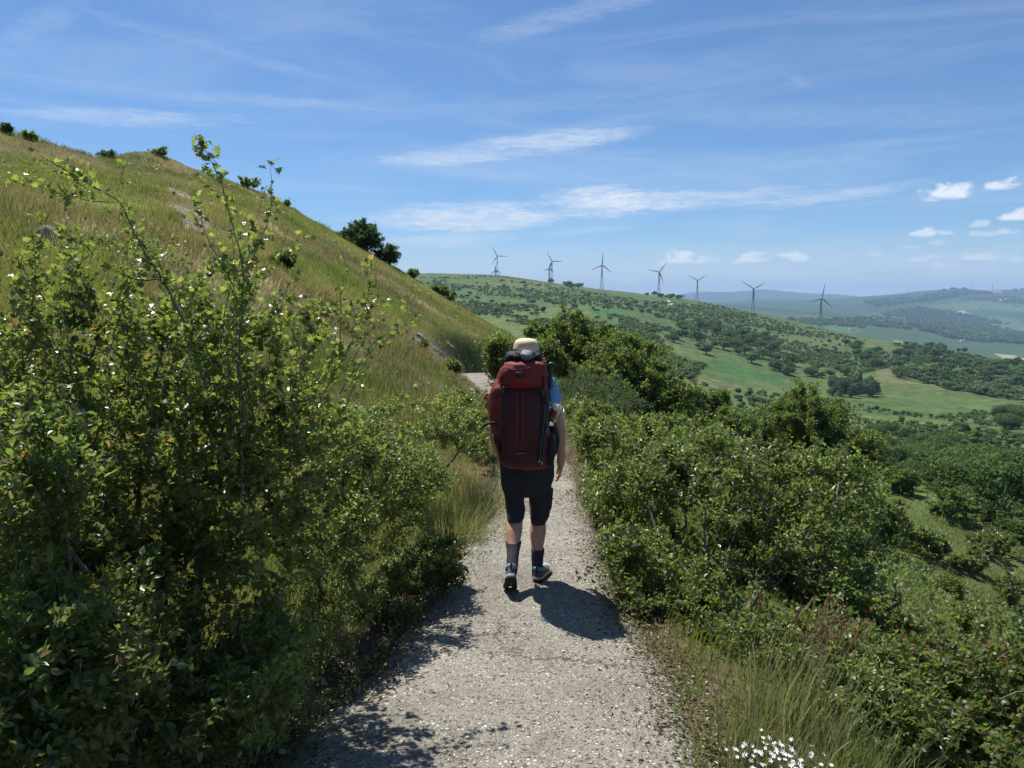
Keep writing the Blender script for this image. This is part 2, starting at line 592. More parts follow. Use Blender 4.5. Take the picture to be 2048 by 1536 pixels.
def bare_mask(x, y, z):
    """stony patches where nothing grows"""
    U, W = project(x, y, z)
    w = 9 * fbm(x, y, .8, 3, 95)
    m = np.zeros(np.shape(x), bool)
    for poly, a, b in BARE: m |= in_poly(U + w, W + w, poly) & (y > a) & (y < b)
    return m


def build_ground():
    rng = np.random.default_rng(3)
    us = np.concatenate([np.linspace(-3200, -420, 60), np.linspace(-400, 2450, 760), np.linspace(2480, 6200, 60)])
    az = np.arctan((us - 1024) / (1479 * 1.0065))
    back = np.linspace(az[-1], az[0] + 2 * math.pi, 40)[1:-1]
    az = np.concatenate([az, back])
    r = np.concatenate([np.exp(np.linspace(math.log(0.35), math.log(55), 260)), np.exp(np.linspace(math.log(55), math.log(1600), 330))[1:], np.exp(np.linspace(math.log(1600), math.log(15500), 120))[1:]])
    A, Rr = np.meshgrid(az, r, indexing='ij')
    X = np.sin(A) * Rr; Y = np.cos(A) * Rr
    Z = ground(X, Y)
    px, pz = path_x(Y), path_z(Y)
    on = (np.abs(X - px) < half_w(Y) + .12) & (Rr < 45)
    Z = np.where(on, Z - 0.03, Z)
    n, m = X.shape
    idx = np.arange(n * m).reshape(n, m)
    i2 = np.roll(idx, -1, 0)
    F = np.stack([idx[:, :-1], idx[:, 1:], i2[:, 1:], i2[:, :-1]], -1).reshape(-1, 4)
    F = F[:, ::-1]
    V = np.stack([X, Y, Z], -1).reshape(-1, 3)
    c0 = len(V)
    V = np.concatenate([V, [[0, 0, gz(0, 0) - .03]]])
    T = np.stack([idx[:, 0], i2[:, 0], np.full(n, c0)], -1)
    # base colours of what grows or lies on the ground
    x, y, z = V[:, 0], V[:, 1], V[:, 2]
    rr = np.hypot(x, y)
    U, W = project(x, y, z)
    col = np.zeros((len(V), 3))
    lerp = lambda a, b, t: a * (1 - t[:, None]) + np.asarray(b) * t[:, None]
    g1 = fbm(x, y, 7.0, 4, 41); g2 = fbm(x, y, 3.0, 4, 43)
    slope = lerp(np.tile([.105, .125, .036], (len(V), 1)), [.155, .118, .062], sstep(-.1, .4, g1 + .2 * g2))
    slope = lerp(slope, [.14, .175, .03], sstep(.15, .55, fbm(x, y, 6.0, 3, 47)))
    m1 = fbm(x, y, 22, 4, 51); m2 = fbm(x, y, 7, 3, 53)
    mead = lerp(np.tile([.082, .112, .034], (len(V), 1)), [.115, .135, .044], sstep(-.2, .5, m1))
    mead = lerp(mead, [.12, .11, .05], sstep(.2, .7, m2 + .5 * m1) * .6)
    f1 = fbm(x, y, 190, 5, 61); f2 = fbm(x, y, 60, 4, 63)
    far = lerp(np.tile([.064, .105, .029], (len(V), 1)), [.096, .124, .041], sstep(-.3, .5, f1))
    far = lerp(far, [.115, .125, .05], sstep(.1, .6, f2) * .7)
    far = lerp(far, [.045, .085, .026], sstep(.15, .6, -f2 + .3 * f1) * .8)
    vf = lerp(np.tile([.055, .115, .04], (len(V), 1)), [.030, .062, .028], sstep(-.1, .3, fbm(x, y, 700, 4, 71)))
    vf = lerp(vf, [.09, .15, .05], sstep(.1, .5, fbm(x, y, 420, 3, 73)))
    fx = (x * .82 + y * .57) + 90 * fbm(x, y, 900, 2, 75); fy = (-x * .57 + y * .82) + 90 * fbm(x, y, 900, 2, 77)
    row = np.floor(fy / 420).astype(int)
    cid = (np.floor((fx + 190 * (row % 3)) / 560).astype(int) * 73 + row * 151) & 255
    pal = np.array([[.05, .115, .035], [.075, .14, .045], [.10, .145, .055], [.045, .09, .032], [.13, .15, .07], [.06, .125, .04], [.085, .12, .05], [.055, .10, .036]])
    fc = pal[(_rn[cid, 7] * 7.99).astype(int)]
    vf = lerp(vf, fc, .75 * sstep(-.35, .05, fbm(x, y, 1500, 3, 79)))
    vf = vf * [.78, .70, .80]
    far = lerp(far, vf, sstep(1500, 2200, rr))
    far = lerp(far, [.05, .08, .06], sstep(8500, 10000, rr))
    mead = lerp(mead, far, sstep(50, 160, rr))
    left = 1 - sstep(-0.6, 0.4, x - path_x(y))
    left = np.where(rr > 90, 0, left)
    col = lerp(mead, slope, left)
    dd = np.abs(x - path_x(y)) - half_w(y) + .85 + .25 * fbm(x, y, .7, 3, 81)
    dirt = (1 - sstep(1.0, 1.35, dd)) * (rr < 40)
    soil = lerp(np.tile([.105, .078, .05], (len(V), 1)), [.16, .125, .085], sstep(-.2, .4, fbm(x, y, .35, 3, 83)))
    col = lerp(col, np.array([0, 0, 0]), dirt) + soil * dirt[:, None]
    wob = lambda s: 2.2 * fbm(x, y, s, 3, 91)
    for poly, d0, d1, c in FIELDS:
        s = (d0 + d1) * .02
        mk = in_poly(U + wob(s), W + .5 * wob(s), poly) & (y > d0) & (y < d1)
        col[mk] = np.asarray(c) * (1 + .12 * f2[mk][:, None])
    bm_ = bare_mask(x, y, z)
    st = lerp(np.tile([.135, .10, .075], (len(V), 1)), [.24, .215, .18], sstep(-.2, .4, fbm(x, y, .5, 3, 97)))
    col[bm_] = st[bm_]
    me = mesh_np('terrain', V, [F, T], MAT_GROUND, smooth=True)
    at = me.attributes.new('tint', 'FLOAT_COLOR', 'POINT')
    at.data.foreach_set('color', np.concatenate([col, np.ones((len(col), 1))], 1).astype(np.float32).ravel())
    o = link('terrain', me)
    tag(o, kind='structure')
    return o


def ground_mat(t):
    at = t.new('ShaderNodeAttribute', attribute_name='tint')
    oc = objcoord(t)
    n1 = t.noise(oc, 14.0, 4, .65)
    n2 = t.noise(oc, 1.7, 4, .6)
    n3 = t.noise(oc, 0.16, 5, .62)
    n4 = t.noise(oc, 0.028, 5, .65)
    f = t.math('MULTIPLY', t.mapr(n1, .25, .75, .62, 1.38), t.mapr(n2, .25, .75, .75, 1.25))
    f = t.math('MULTIPLY', f, t.mapr(n3, .32, .68, .58, 1.38))
    f = t.math('MULTIPLY', f, t.mapr(n4, .3, .7, .74, 1.26))
    c = t.vmath('SCALE', at.outputs['Color'], f)
    b = t.bump(n1, .5, .03)
    return principled(t, c, .95, b, spec=.1)


MAT_GROUND = material('grassy_ground', ground_mat)
terrain = build_ground()


# ------------------------------------------------------------------ path: one slab of exposed aggregate concrete
def path_mat(t):
    oc = objcoord(t)
    warp = t.noise(oc, 30, 2, .5, out='Color')
    wv = t.vmath('ADD', oc, t.vmath('SCALE', t.vmath('SUBTRACT', warp, (.5, .5, .5)), .012))
    va = t.new('ShaderNodeTexVoronoi', feature='F1'); t.l.new(wv, va.inputs['Vector']); va.inputs['Scale'].default_value = 44
    vb = t.new('ShaderNodeTexVoronoi', feature='F1'); t.l.new(wv, vb.inputs['Vector']); vb.inputs['Scale'].default_value = 84
    sa = t.new('ShaderNodeSeparateColor'); t.l.new(va.outputs['Color'], sa.inputs[0])
    sb = t.new('ShaderNodeSeparateColor'); t.l.new(vb.outputs['Color'], sb.inputs[0])
    peb = t.ramp(sa.outputs[0], [(0, (.13, .12, .105)), (.22, (.28, .26, .23)), (.48, (.42, .395, .35)), (.68, (.36, .32, .265)), (.84, (.62, .60, .56)), (.965, (.74, .72, .69)), (1, (.80, .78, .76))], 'CONSTANT')
    pb2 = t.ramp(sb.outputs[1], [(0, (.10, .092, .08)), (.22, (.26, .24, .21)), (.6, (.42, .395, .35)), (.88, (.72, .70, .66))], 'CONSTANT')
    ma = t.math('MULTIPLY', t.mapr(va.outputs['Distance'], .34, .44, 1, 0), t.mapr(sa.outputs[2], .35, .4, 0, 1))
    mb = t.mapr(vb.outputs['Distance'], .34, .48, 1, 0)
    mortar = t.mix(t.noise(oc, 9, 5, .6), (.20, .185, .155), (.36, .335, .29))
    c = t.mix(mb, mortar, pb2)
    c = t.mix(ma, c, peb)
    big = t.noise(oc, 1.1, 5, .6)
    c = t.vmath('SCALE', t.mix(1.0, c, (1.0, .985, .94), 'MULTIPLY'), t.mapr(big, .3, .7, .72, 1.14))
    stain = t.mapr(t.noise(oc, 2.6, 5, .66, .4), .56, .70, 0, .65, True)
    c = t.mix(stain, c, t.mix(.35, (.13, .115, .09), c))
    lich = t.mapr(t.noise(oc, 17, 4, .6), .66, .74, 0, .5, True)
    c = t.mix(lich, c, (.10, .095, .075))
    cr = t.new('ShaderNodeTexVoronoi', feature='DISTANCE_TO_EDGE')
    cw = t.vmath('ADD', oc, t.vmath('SCALE', t.vmath('SUBTRACT', t.noise(oc, 2.5, 5, .7, out='Color'), (.5, .5, .5)), .55))
    t.l.new(cw, cr.inputs['Vector']); cr.inputs['Scale'].default_value = .75
    crack = t.math('MULTIPLY', t.mapr(cr.outputs['Distance'], .0, .012, 1, 0), t.mapr(t.noise(oc, .9, 3, .6), .45, .6, 0, 1))
    c = t.mix(t.math('MULTIPLY', crack, .8), c, (.05, .045, .035))
    dustm = t.mapr(t.noise(oc, .7, 6, .7, 1.0), .5, .62, 0, .5, True)
    c = t.mix(dustm, c, t.mix(.5, c, (.17, .15, .12)))
    h = t.math('ADD', t.math('MULTIPLY', ma, .8), t.math('MULTIPLY', mb, .45))
    h = t.math('SUBTRACT', t.math('ADD', h, t.math('MULTIPLY', t.noise(oc, 240, 2, .6), .5)), t.math('MULTIPLY', crack, 1.5))
    b = t.bump(h, 1.0, .010)
    rgh = t.mapr(ma, 0, 1, .85, .5)
    return principled(t, c, rgh, b, spec=.4)


MAT_PATH = material('exposed_aggregate', path_mat)


def path_edges(y):
    wl = half_w(y) + .10 * fbm(y * 0 + 1.7, y, .55, 4, 101) + .10 * fbm(y * 0 + 9, y, 2.2, 2, 103)
    wr = half_w(y) - .02 + .10 * fbm(y * 0 + 5.1, y, .5, 4, 105) + .08 * fbm(y * 0 + 3, y, 2.0, 2, 107)
    return wl, wr


def build_path():
    ys = np.concatenate([np.linspace(-4, 1.2, 60), np.linspace(1.2, 10, 420)[1:], np.linspace(10, 32, 260)[1:]])
    px, pz = path_x(ys), path_z(ys)
    dx = np.gradient(px, ys)
    nx, ny = 1 / np.hypot(1, dx), -dx / np.hypot(1, dx)
    wl, wr = path_edges(ys)
    k = 25
    ts = np.linspace(-1, 1, k)
    V = []
    for t in ts:
        off = np.where(t < 0, t * wl, t * wr)
        x = px + nx * off; y = ys + ny * off
        z = pz + .008 * fbm(x, y, .8, 3, 111) + .012 - .05 * abs(t) ** 10
        V.append(np.stack([x, y, z], -1))
    # sides of the slab
    for t, s in ((-1, 0), (1, k - 1)):
        q = V[s].copy(); q[:, 2] -= .12
        q[:, 0] += (.02 if t > 0 else -.02)
        V.insert(0, q) if t < 0 else V.append(q)
    n = len(ys); kk = len(V)
    V = np.concatenate(V)
    idx = np.arange(kk * n).reshape(kk, n)
    F = np.stack([idx[:-1, :-1], idx[1:, :-1], idx[1:, 1:], idx[:-1, 1:]], -1).reshape(-1, 4)
    o = add_mesh('path', V, F, MAT_PATH, smooth=True)
    tag(o, kind='structure')


build_path()


# ------------------------------------------------------------------ branches, leaves
def frames(d):
    d = norm(d)
    ref = np.tile([0.31, 0.17, 0.93], (len(d), 1))
    alt = np.abs((d * ref).sum(1)) > .95
    ref[alt] = [1, 0, 0]
    a = norm(np.cross(d, ref)); b = np.cross(d, a)
    return a, b


def branch_mesh(pos, par, rad, sides=5, rmin=0.0):
    """one frustum per segment; consecutive ones share the ring directions so limbs read as continuous"""
    pos = np.asarray(pos, float); par = np.asarray(par, int); rad = np.asarray(rad, float)
    ok = np.where((par >= 0) & (rad > rmin))[0]
    p = par[ok]
    d = np.zeros_like(pos)
    has = par >= 0
    d[has] = pos[has] - pos[par[has]]
    d[~has] = [0, 0, 1]
    ln = np.linalg.norm(d, axis=1); d[ln < 1e-9] = [0, 0, 1]
    a, b = frames(d)
    th = np.linspace(0, 2 * math.pi, sides, endpoint=False)
    c, s = np.cos(th)[None, :, None], np.sin(th)[None, :, None]
    r0 = np.minimum(rad[p], rad[ok] * 1.35)[:, None, None]; r1 = rad[ok][:, None, None]
    ring0 = pos[p][:, None] + r0 * (c * a[p][:, None] + s * b[p][:, None])
    ring1 = pos[ok][:, None] + r1 * (c * a[ok][:, None] + s * b[ok][:, None])
    V = np.concatenate([ring0, ring1], 1).reshape(-1, 3)
    k = np.arange(sides); k2 = (k + 1) % sides
    f = np.stack([k, k2, k2 + sides, k + sides], -1)
    F = (f[None] + (np.arange(len(ok)) * 2 * sides)[:, None, None]).reshape(-1, 4)
    return V, F


def grow(base, pts, rng, step=.08, rtip=.0015, expo=.42, w=.4, wig=.10, sag=0.0, stems=None):
    """connect points to a growing tree; returns positions, parents, radii"""
    base = np.asarray(base, float)
    cap = len(pts) * 14 + 400
    pos = np.zeros((cap, 3)); par = np.full(cap, -1); L = np.zeros(cap)
    pos[0] = base; n = 1
    for st in (stems or []):
        prev = 0
        for q in st:
            pos[n] = q; par[n] = prev; L[n] = L[prev] + np.linalg.norm(pos[n] - pos[prev]); prev = n; n += 1
    d0 = np.linalg.norm(pts - base, axis=1) * rng.uniform(.85, 1.15, len(pts))
    for q in pts[np.argsort(d0)]:
        dv = q - pos[:n]
        dist = np.linalg.norm(dv, axis=1)
        k = int(np.argmin(dist + w * L[:n]))
        m = max(1, min(12, int(dist[k] / step)))
        o = pos[k].copy()
        side = rng.normal(0, wig, 3) * dist[k]
        prev = k
        for i in range(1, m + 1):
            t = i / m
            if n >= cap: break
            pos[n] = o + (q - o) * t + side * math.sin(math.pi * t) + rng.normal(0, .03, 3) * step * (t < 1) + np.array([0, 0, sag * dist[k] * math.sin(math.pi * t)])
            par[n] = prev; L[n] = L[prev] + np.linalg.norm(pos[n] - pos[prev]); prev = n; n += 1
    pos, par = pos[:n], par[:n]
    cnt = np.zeros(n); child = np.zeros(n, int)
    for i in range(n - 1, 0, -1):
        if cnt[i] == 0: cnt[i] = 1
        cnt[par[i]] += cnt[i]
        child[par[i]] += 1
    rad = rtip * np.maximum(cnt, 1) ** expo
    rad[(child == 0)] *= .6
    return pos, par, rad


def leaf_template(kind):
    if kind == 'lobed':
        side = [(.0, .03), (.16, .10), (.27, .40), (.42, .44), (.45, .20), (.62, .36), (.74, .30), (.76, .13), (1., .0)]
    elif kind == 'ovate':
        side = [(.0, .02), (.28, .24), (.62, .23), (1., .0)]
    elif kind == 'lance':
        side = [(.0, .02), (.35, .15), (.68, .13), (1., .0)]
    elif kind == 'tri':
        side = [(.0, .04), (.45, .33), (1., .0)]
    side = np.array(side)
    if kind == 'tri':
        V = [(0, 0, 0), (.45, .30, .06), (1, 0, -.08), (.45, -.30, .06)]
        return np.array(V, float), np.array([(0, 1, 2), (0, 2, 3)])
    V = [(.42, 0, .0)]; F = []
    for s in (1, -1):
        b = len(V)
        for x, yv in side:
            V.append((x, s * yv, .32 * yv - .16 * (x - .3) ** 2))
        for i in range(len(side) - 1):
            F.append((0, b + i, b + i + 1) if s < 0 else (0, b + i + 1, b + i))
    return np.array(V, float), np.array(F)


TEMPL = {k: leaf_template(k) for k in ('lobed', 'ovate', 'lance', 'tri')}


def leaf_geo(P, axis, nrm, size, kind):
    T, F = TEMPL[kind]
    ax = norm(axis)
    nz = nrm - (nrm * ax).sum(1, keepdims=True) * ax
    nz = norm(nz)
    ay = np.cross(nz, ax)
    M = np.stack([ax, ay, nz], -1)                    # columns
    V = np.einsum('nij,kj->nki', M, T) * np.asarray(size)[:, None, None] + P[:, None]
    Fa = (F[None] + (np.arange(len(P)) * len(T))[:, None, None]).reshape(-1, 3)
    return V.reshape(-1, 3), Fa


def foliage_mat(name, stops, trans, rough=.38, spec=.5, tmix=.38, rust=None):
    def fn(t):
        g = t.new('ShaderNodeNewGeometry')
        rnd = g.outputs['Random Per Island']
        c = t.ramp(rnd, stops)
        n = t.noise(objcoord(t), 2.2, 2, .5)
        c = t.vmath('SCALE', c, t.mapr(n, .3, .7, .78, 1.22))
        p = principled(t, c, rough, spec=spec)
        tr = t.new('ShaderNodeBsdfTranslucent')
        t.l.new(t.mix(1.0, c, trans, 'MULTIPLY'), tr.inputs[0])
        mx = t.new('ShaderNodeMixShader')
        mx.inputs[0].default_value = tmix
        t.l.new(p, mx.inputs[1]); t.l.new(tr.outputs[0], mx.inputs[2])
        return mx.outputs[0]
    return material(name, fn)


MAT_HAW = foliage_mat('hawthorn_leaf', [(0, (.065, .095, .030)), (.4, (.105, .14, .044)), (.75, (.15, .178, .056)), (.93, (.18, .20, .062)), (.975, (.21, .165, .07)), (1, (.20, .10, .055))], (2.1, 2.2, 1.15), .30, .58, .53)
MAT_PRV = foliage_mat('glossy_leaf', [(0, (.068, .10, .033)), (.5, (.112, .15, .048)), (.85, (.155, .185, .062)), (.96, (.17, .185, .068)), (1, (.26, .13, .06))], (2.0, 2.15, 1.15), .35, .54, .49)
MAT_RED = foliage_mat('reddish_tipped_leaf', [(0, (.065, .095, .03)), (.5, (.105, .14, .044)), (.86, (.14, .17, .058)), (.93, (.18, .14, .06)), (.97, (.22, .085, .055)), (1, (.18, .065, .05))], (2.0, 2.1, 1.1), .40, .45, .48)
MAT_TREE = foliage_mat('tree_leaf', [(0, (.065, .095, .028)), (.5, (.10, .138, .042)), (.85, (.135, .168, .052)), (1, (.16, .185, .055))], (2.0, 2.1, 1.1), .45, .4, .45)
MAT_TREED = foliage_mat('dark_tree_leaf', [(0, (.035, .058, .022)), (.5, (.055, .085, .028)), (1, (.085, .115, .036))], (1.8, 2.0, 1.1), .5, .35, .34)
MAT_FARTREE = foliage_mat('far_tree_leaf', [(0, (.050, .090, .024)), (.5, (.078, .125, .034)), (1, (.11, .16, .042))], (1.6, 1.8, 1.0), .6, .2, .34)
MAT_FARPALE = foliage_mat('pale_tree_leaf', [(0, (.06, .085, .04)), (.5, (.085, .11, .055)), (1, (.11, .14, .07))], (1.5, 1.6, 1.2), .7, .15, .25)


def bark_mat(t):
    oc = objcoord(t)
    n = t.noise(oc, 60, 4, .6)
    c = t.ramp(n, [(.3, (.06, .048, .038)), (.5, (.14, .115, .09)), (.7, (.27, .24, .205))])
    return principled(t, c, .85, t.bump(n, .5, .004), spec=.25)


MAT_BARK = material('bark', bark_mat)


def blob_points(blobs, n, rng, shell=.35):
    """blobs: (centre xyz, radii xyz, weight)"""
    w = np.array([b[2] * np.prod(b[1]) ** .62 for b in blobs]); w /= w.sum()
    k = rng.choice(len(blobs), n, p=w)
    d = norm(rng.normal(size=(n, 3)))
    r = rng.random(n) ** shell
    C = np.array([b[0] for b in blobs])[k]; A = np.array([b[1] for b in blobs])[k]
    return C + d * r[:, None] * A


def px_blob(u, v, y, ru, rv, ry, w=1.0):
    c = pix(u, v, y)
    return (c, np.array([ru * y / 1479, ry, rv * y / 1479]), w)


def leaves_on(pos, par, rad, rng, count, size, kind, thr, jit=.02, up=.5, clus=5, out=None, droop=0.0):
    """leaf clusters on the thin twigs"""
    ok = np.where((par >= 0) & (rad < thr))[0]
    nc = max(1, count // clus)
    k = ok[rng.integers(0, len(ok), nc)]
    t = rng.random(nc)[:, None]
    base = pos[par[k]] * (1 - t) + pos[k] * t
    dirv = norm(pos[k] - pos[par[k]])
    k2 = np.repeat(np.arange(nc), clus)
    n = len(k2)
    P = base[k2] + rng.normal(0, jit, (n, 3))
    ax = norm(rng.normal(size=(n, 3)) * .75 + dirv[k2] * .55 + np.array([0, 0, up * .5 - droop]))
    nr = norm(rng.normal(size=(n, 3)) * .62 + np.array([0, 0, up + .35]) + .35 * np.array([SUN_DIR.x, SUN_DIR.y, 0]))
    sz = size * rng.uniform(.55, 1.25, n)
    return leaf_geo(P, ax, nr, sz, kind)


def shrub(name, label, cat, blobs, base, npts, nleaf, lsize, kind, mat, seed, group=None, step=.07, rtip=.0016, thr=.006, clus=5, shell=.4,
          stems=None, extra=None, above=True, jit=.02, w=.4, expo=.42, crown='foliage', wood='branches', up=.5, sides=5, rmin=0.0, clear=None, lump=0):
    rng = np.random.default_rng(seed)
    base = np.asarray(base, float)
    if lump:
        bb = []
        for c, a, wt in blobs:
            for _ in range(lump):
                d = norm(rng.normal(size=3)) * rng.random() ** .35 * .80
                k = rng.uniform(.22, .46)
                bb.append((c + d * a, a * k, wt * rng.uniform(.5, 1.2)))
        blobs = bb
    pts = blob_points(blobs, npts, rng, shell)
    if above:
        g = ground(pts[:, 0], pts[:, 1])
        pts = pts[pts[:, 2] > g + .04]
    if clear is not None: pts = pts[clear(pts)]
    pos, par, rad = grow(base, pts, rng, step, rtip, expo, w, stems=stems)
    root = empty(name, base)
    tag(root, label, cat, group)
    V, F = branch_mesh(pos, par, rad, sides, rmin)
    geo = [leaves_on(pos, par, rad, rng, nleaf, lsize, kind, thr, jit, clus=clus, up=up)]
    bv, bf = [V], [F]; off = len(V)
    for ex in (extra or []):       # long free shoots: polyline, thickness, leaves per metre
        q, rt, lpm = ex[:3]
        q = np.asarray(q, float)
        seg = np.linalg.norm(np.diff(q, axis=0), axis=1); s = np.concatenate([[0], np.cumsum(seg)])
        m = max(6, int(s[-1] / .025))
        ss = np.linspace(0, s[-1], m)
        pp = np.stack([np.interp(ss, s, q[:, i]) for i in range(3)], -1)
        kk = np.array([.25, .5, .25])
        for _ in range(4):
            pp[1:-1] = .25 * pp[:-2] + .5 * pp[1:-1] + .25 * pp[2:]
        pp += rng.normal(0, .0022, pp.shape)
        pr = np.arange(-1, m - 1)
        rr = .75 * rt * (1 - .8 * np.linspace(0, 1, m))
        # short spurs
        ns = int(s[-1] * 22)
        sp = rng.integers(2, m, ns)
        spd = norm(rng.normal(size=(ns, 3)) + np.array([0, 0, .3]))
        spe = pp[sp] + spd * np.where(rng.random(ns) < .7, rng.uniform(.012, .05, ns), rng.uniform(.06, .20, ns))[:, None]
        P2 = np.concatenate([pp, spe]); R2 = np.concatenate([rr, np.full(ns, .0010)]); A2 = np.concatenate([pr, sp])
        v, f = branch_mesh(P2, A2, R2, 5)
        bv.append(v); bf.append(f + off); off += len(v)
        lr = R2.copy(); lr[:m] = np.where(np.arange(m) > m * .25, 0.001, 1)
        geo.append(leaves_on(P2, A2, lr, rng, int(lpm * .62 * s[-1]), lsize * .95, kind, .005, jit * .8, clus=4, up=up))
    add_mesh(wood, np.concatenate(bv), np.concatenate(bf), MAT_BARK, root, smooth=True)
    vo = 0; LV, LF = [], []
    for v, f in geo:
        LV.append(v); LF.append(f + vo); vo += len(v)
    add_mesh(crown, np.concatenate(LV), np.concatenate(LF), mat, root)
    return root


# ------------------------------------------------------------------ shrubs and trees near the path
def foot(u, v, y=None):
    """ground point under pixel (u,v), or at a given depth along that column"""
    if y is None:
        x, yy, ok = hit(u, v)
        return np.array((x[0], yy[0], gz(x[0], yy[0]) - .02))
    dx, _ = pdir(u, v)
    return np.array((float(dx * y), y, gz(float(dx * y), y) - .03))


def line(pts):
    return np.array([pix(u, v, y) for u, v, y in pts])


off_path = lambda p: (np.abs(p[:, 0] - path_x(p[:, 1])) > half_w(p[:, 1]) - .22)

# the large hawthorn on the left
_r = np.random.default_rng(515)
SHOOTS = []
for _ in range(30):
    u0, v0, y0 = _r.uniform(10, 690), _r.uniform(690, 860), _r.uniform(2.65, 3.2)
    du, dv = _r.uniform(-110, 150), _r.uniform(120, 270)
    SHOOTS.append((line([(u0, v0, y0), (u0 + du * .25, v0 - dv * .45, y0), (u0 + du * .6, v0 - dv * .8, y0), (u0 + du * 1.15, v0 - dv, y0)]), .0042, 170))

shrub('hawthorn_bush', 'large spiny hawthorn bush with lobed glossy leaves filling the left edge beside the path', 'bush',
      [px_blob(140, 780, 3.0, 190, 190, .60, .85), px_blob(400, 790, 3.0, 190, 180, .55, .85), px_blob(590, 840, 3.2, 150, 140, .45, .6), px_blob(110, 570, 3.0, 130, 100, .4, .22),
       px_blob(330, 620, 3.0, 170, 100, .4, .32), px_blob(560, 660, 3.1, 130, 110, .35, .28), px_blob(470, 930, 3.1, 240, 180, .60, .9), px_blob(110, 980, 2.8, 220, 200, .55, .9),
       px_blob(390, 1090, 2.9, 270, 190, .55, 1.1), px_blob(150, 1200, 2.5, 250, 180, .5, 1.0)],
      foot(285, 1105), 2300, 31000, .0315, 'lobed', MAT_HAW, 11, step=.055, thr=.0036, clus=4, shell=.6, jit=.018, w=.3, expo=.43, up=.45, rtip=.0014,
      extra=SHOOTS + [(line([(485, 1000, 2.8), (482, 860, 2.75), (478, 700, 2.7), (482, 600, 2.65), (490, 545, 2.62), (470, 470, 2.6), (446, 370, 2.6), (402, 284, 2.6)]), .008, 300),
             (line([(490, 545, 2.62), (530, 470, 2.62), (545, 410, 2.6), (541, 325, 2.6)]), .0035, 260),
             (line([(480, 600, 2.65), (450, 540, 2.7), (425, 500, 2.7), (385, 395, 2.72)]), .004, 330),
             (line([(420, 800, 2.75), (370, 640, 2.7), (325, 560, 2.66), (270, 470, 2.64), (240, 400, 2.62), (165, 360, 2.6), (75, 308, 2.6)]), .009, 330),
             (line([(325, 560, 2.66), (260, 560, 2.66), (180, 510, 2.64), (120, 450, 2.64)]), .004, 260),
             (line([(235, 405, 2.62), (160, 400, 2.6), (70, 370, 2.58), (0, 350, 2.58)]), .003, 230),
             (line([(330, 560, 2.7), (390, 570, 2.7), (420, 540, 2.7)]), .003, 260),
             (line([(600, 900, 3.1), (650, 780, 3.1), (700, 690, 3.1), (735, 610, 3.1), (745, 510, 3.1)]), .005, 240),
             (line([(655, 770, 3.1), (710, 720, 3.12), (770, 598, 3.15)]), .003, 150),
             (line([(560, 900, 3.0), (590, 760, 3.0), (640, 660, 3.0), (612, 570, 3.0)]), .004, 300),
             (line([(60, 900, 2.7), (45, 700, 2.7), (75, 560, 2.7), (60, 420, 2.7)]), .005, 260),
             (line([(180, 860, 2.7), (120, 720, 2.7), (20, 560, 2.72)]), .004, 300),
             (line([(620, 960, 3.2), (720, 860, 3.3), (800, 780, 3.4), (850, 770, 3.4)]), .004, 120),
             (line([(560, 1010, 3.0), (700, 920, 3.2), (800, 880, 3.4), (890, 850, 3.5)]), .005, 140)])

shrub('glossy_shrub', 'low dark shrub with smooth glossy oval leaves in the shaded bottom left corner', 'bush',
      [px_blob(60, 930, 2.2, 120, 170, .3, .7), px_blob(130, 1300, 2.1, 230, 200, .40, 1), px_blob(420, 1380, 2.5, 220, 150, .4, 1), px_blob(60, 1480, 1.9, 180, 120, .3, .8),
       px_blob(540, 1310, 2.9, 90, 110, .3, .6)],
      foot(180, 1440), 1000, 20000, .032, 'ovate', MAT_PRV, 12, step=.06, thr=.004, clus=6, shell=.5, jit=.018, clear=off_path)

shrub('blackthorn_bush', 'small leaved spiny bush between the large hawthorn and the grassy bank', 'bush',
      [px_blob(730, 920, 4.3, 140, 120, .5, 1), px_blob(650, 1060, 3.9, 130, 120, .45, 1), px_blob(820, 950, 4.9, 110, 90, .45, .8), px_blob(770, 1050, 4.5, 100, 80, .35, .7)],
      foot(700, 1160), 1100, 24000, .026, 'ovate', MAT_PRV, 13, lump=26, step=.07, thr=.004, clus=6, shell=.5, clear=off_path,
      extra=[(line([(720, 960, 4.3), (800, 900, 4.4), (880, 860, 4.5), (930, 850, 4.5)]), .005, 90), (line([(780, 1000, 4.5), (860, 930, 4.6), (960, 905, 4.6)]), .005, 80)])
shrub('bramble_bush', 'loose mixed shrub in sunlit grass just left of the hiker', 'bush',
      [px_blob(890, 830, 7.2, 70, 60, .5, 1), px_blob(830, 870, 6.6, 70, 60, .5, 1), px_blob(945, 870, 7.6, 40, 60, .4, .8), px_blob(760, 830, 6.8, 50, 45, .4, .5)],
      foot(880, 960), 420, 9000, .030, 'ovate', MAT_HAW, 14, lump=16, step=.09, thr=.005, clus=6, shell=.5, clear=off_path)
shrub('bramble_bush', 'sunlit bushy plant touching the left side of the backpack', 'bush',
      [px_blob(955, 840, 9.6, 38, 44, .35, 1), px_blob(925, 800, 10.2, 40, 32, .4, .8), px_blob(975, 800, 11.5, 24, 30, .3, .7), px_blob(965, 890, 8.8, 26, 34, .25, .6)],
      foot(945, 900), 300, 7000, .035, 'ovate', MAT_HAW, 17, step=.09, thr=.005, clus=6, shell=.5, clear=off_path)
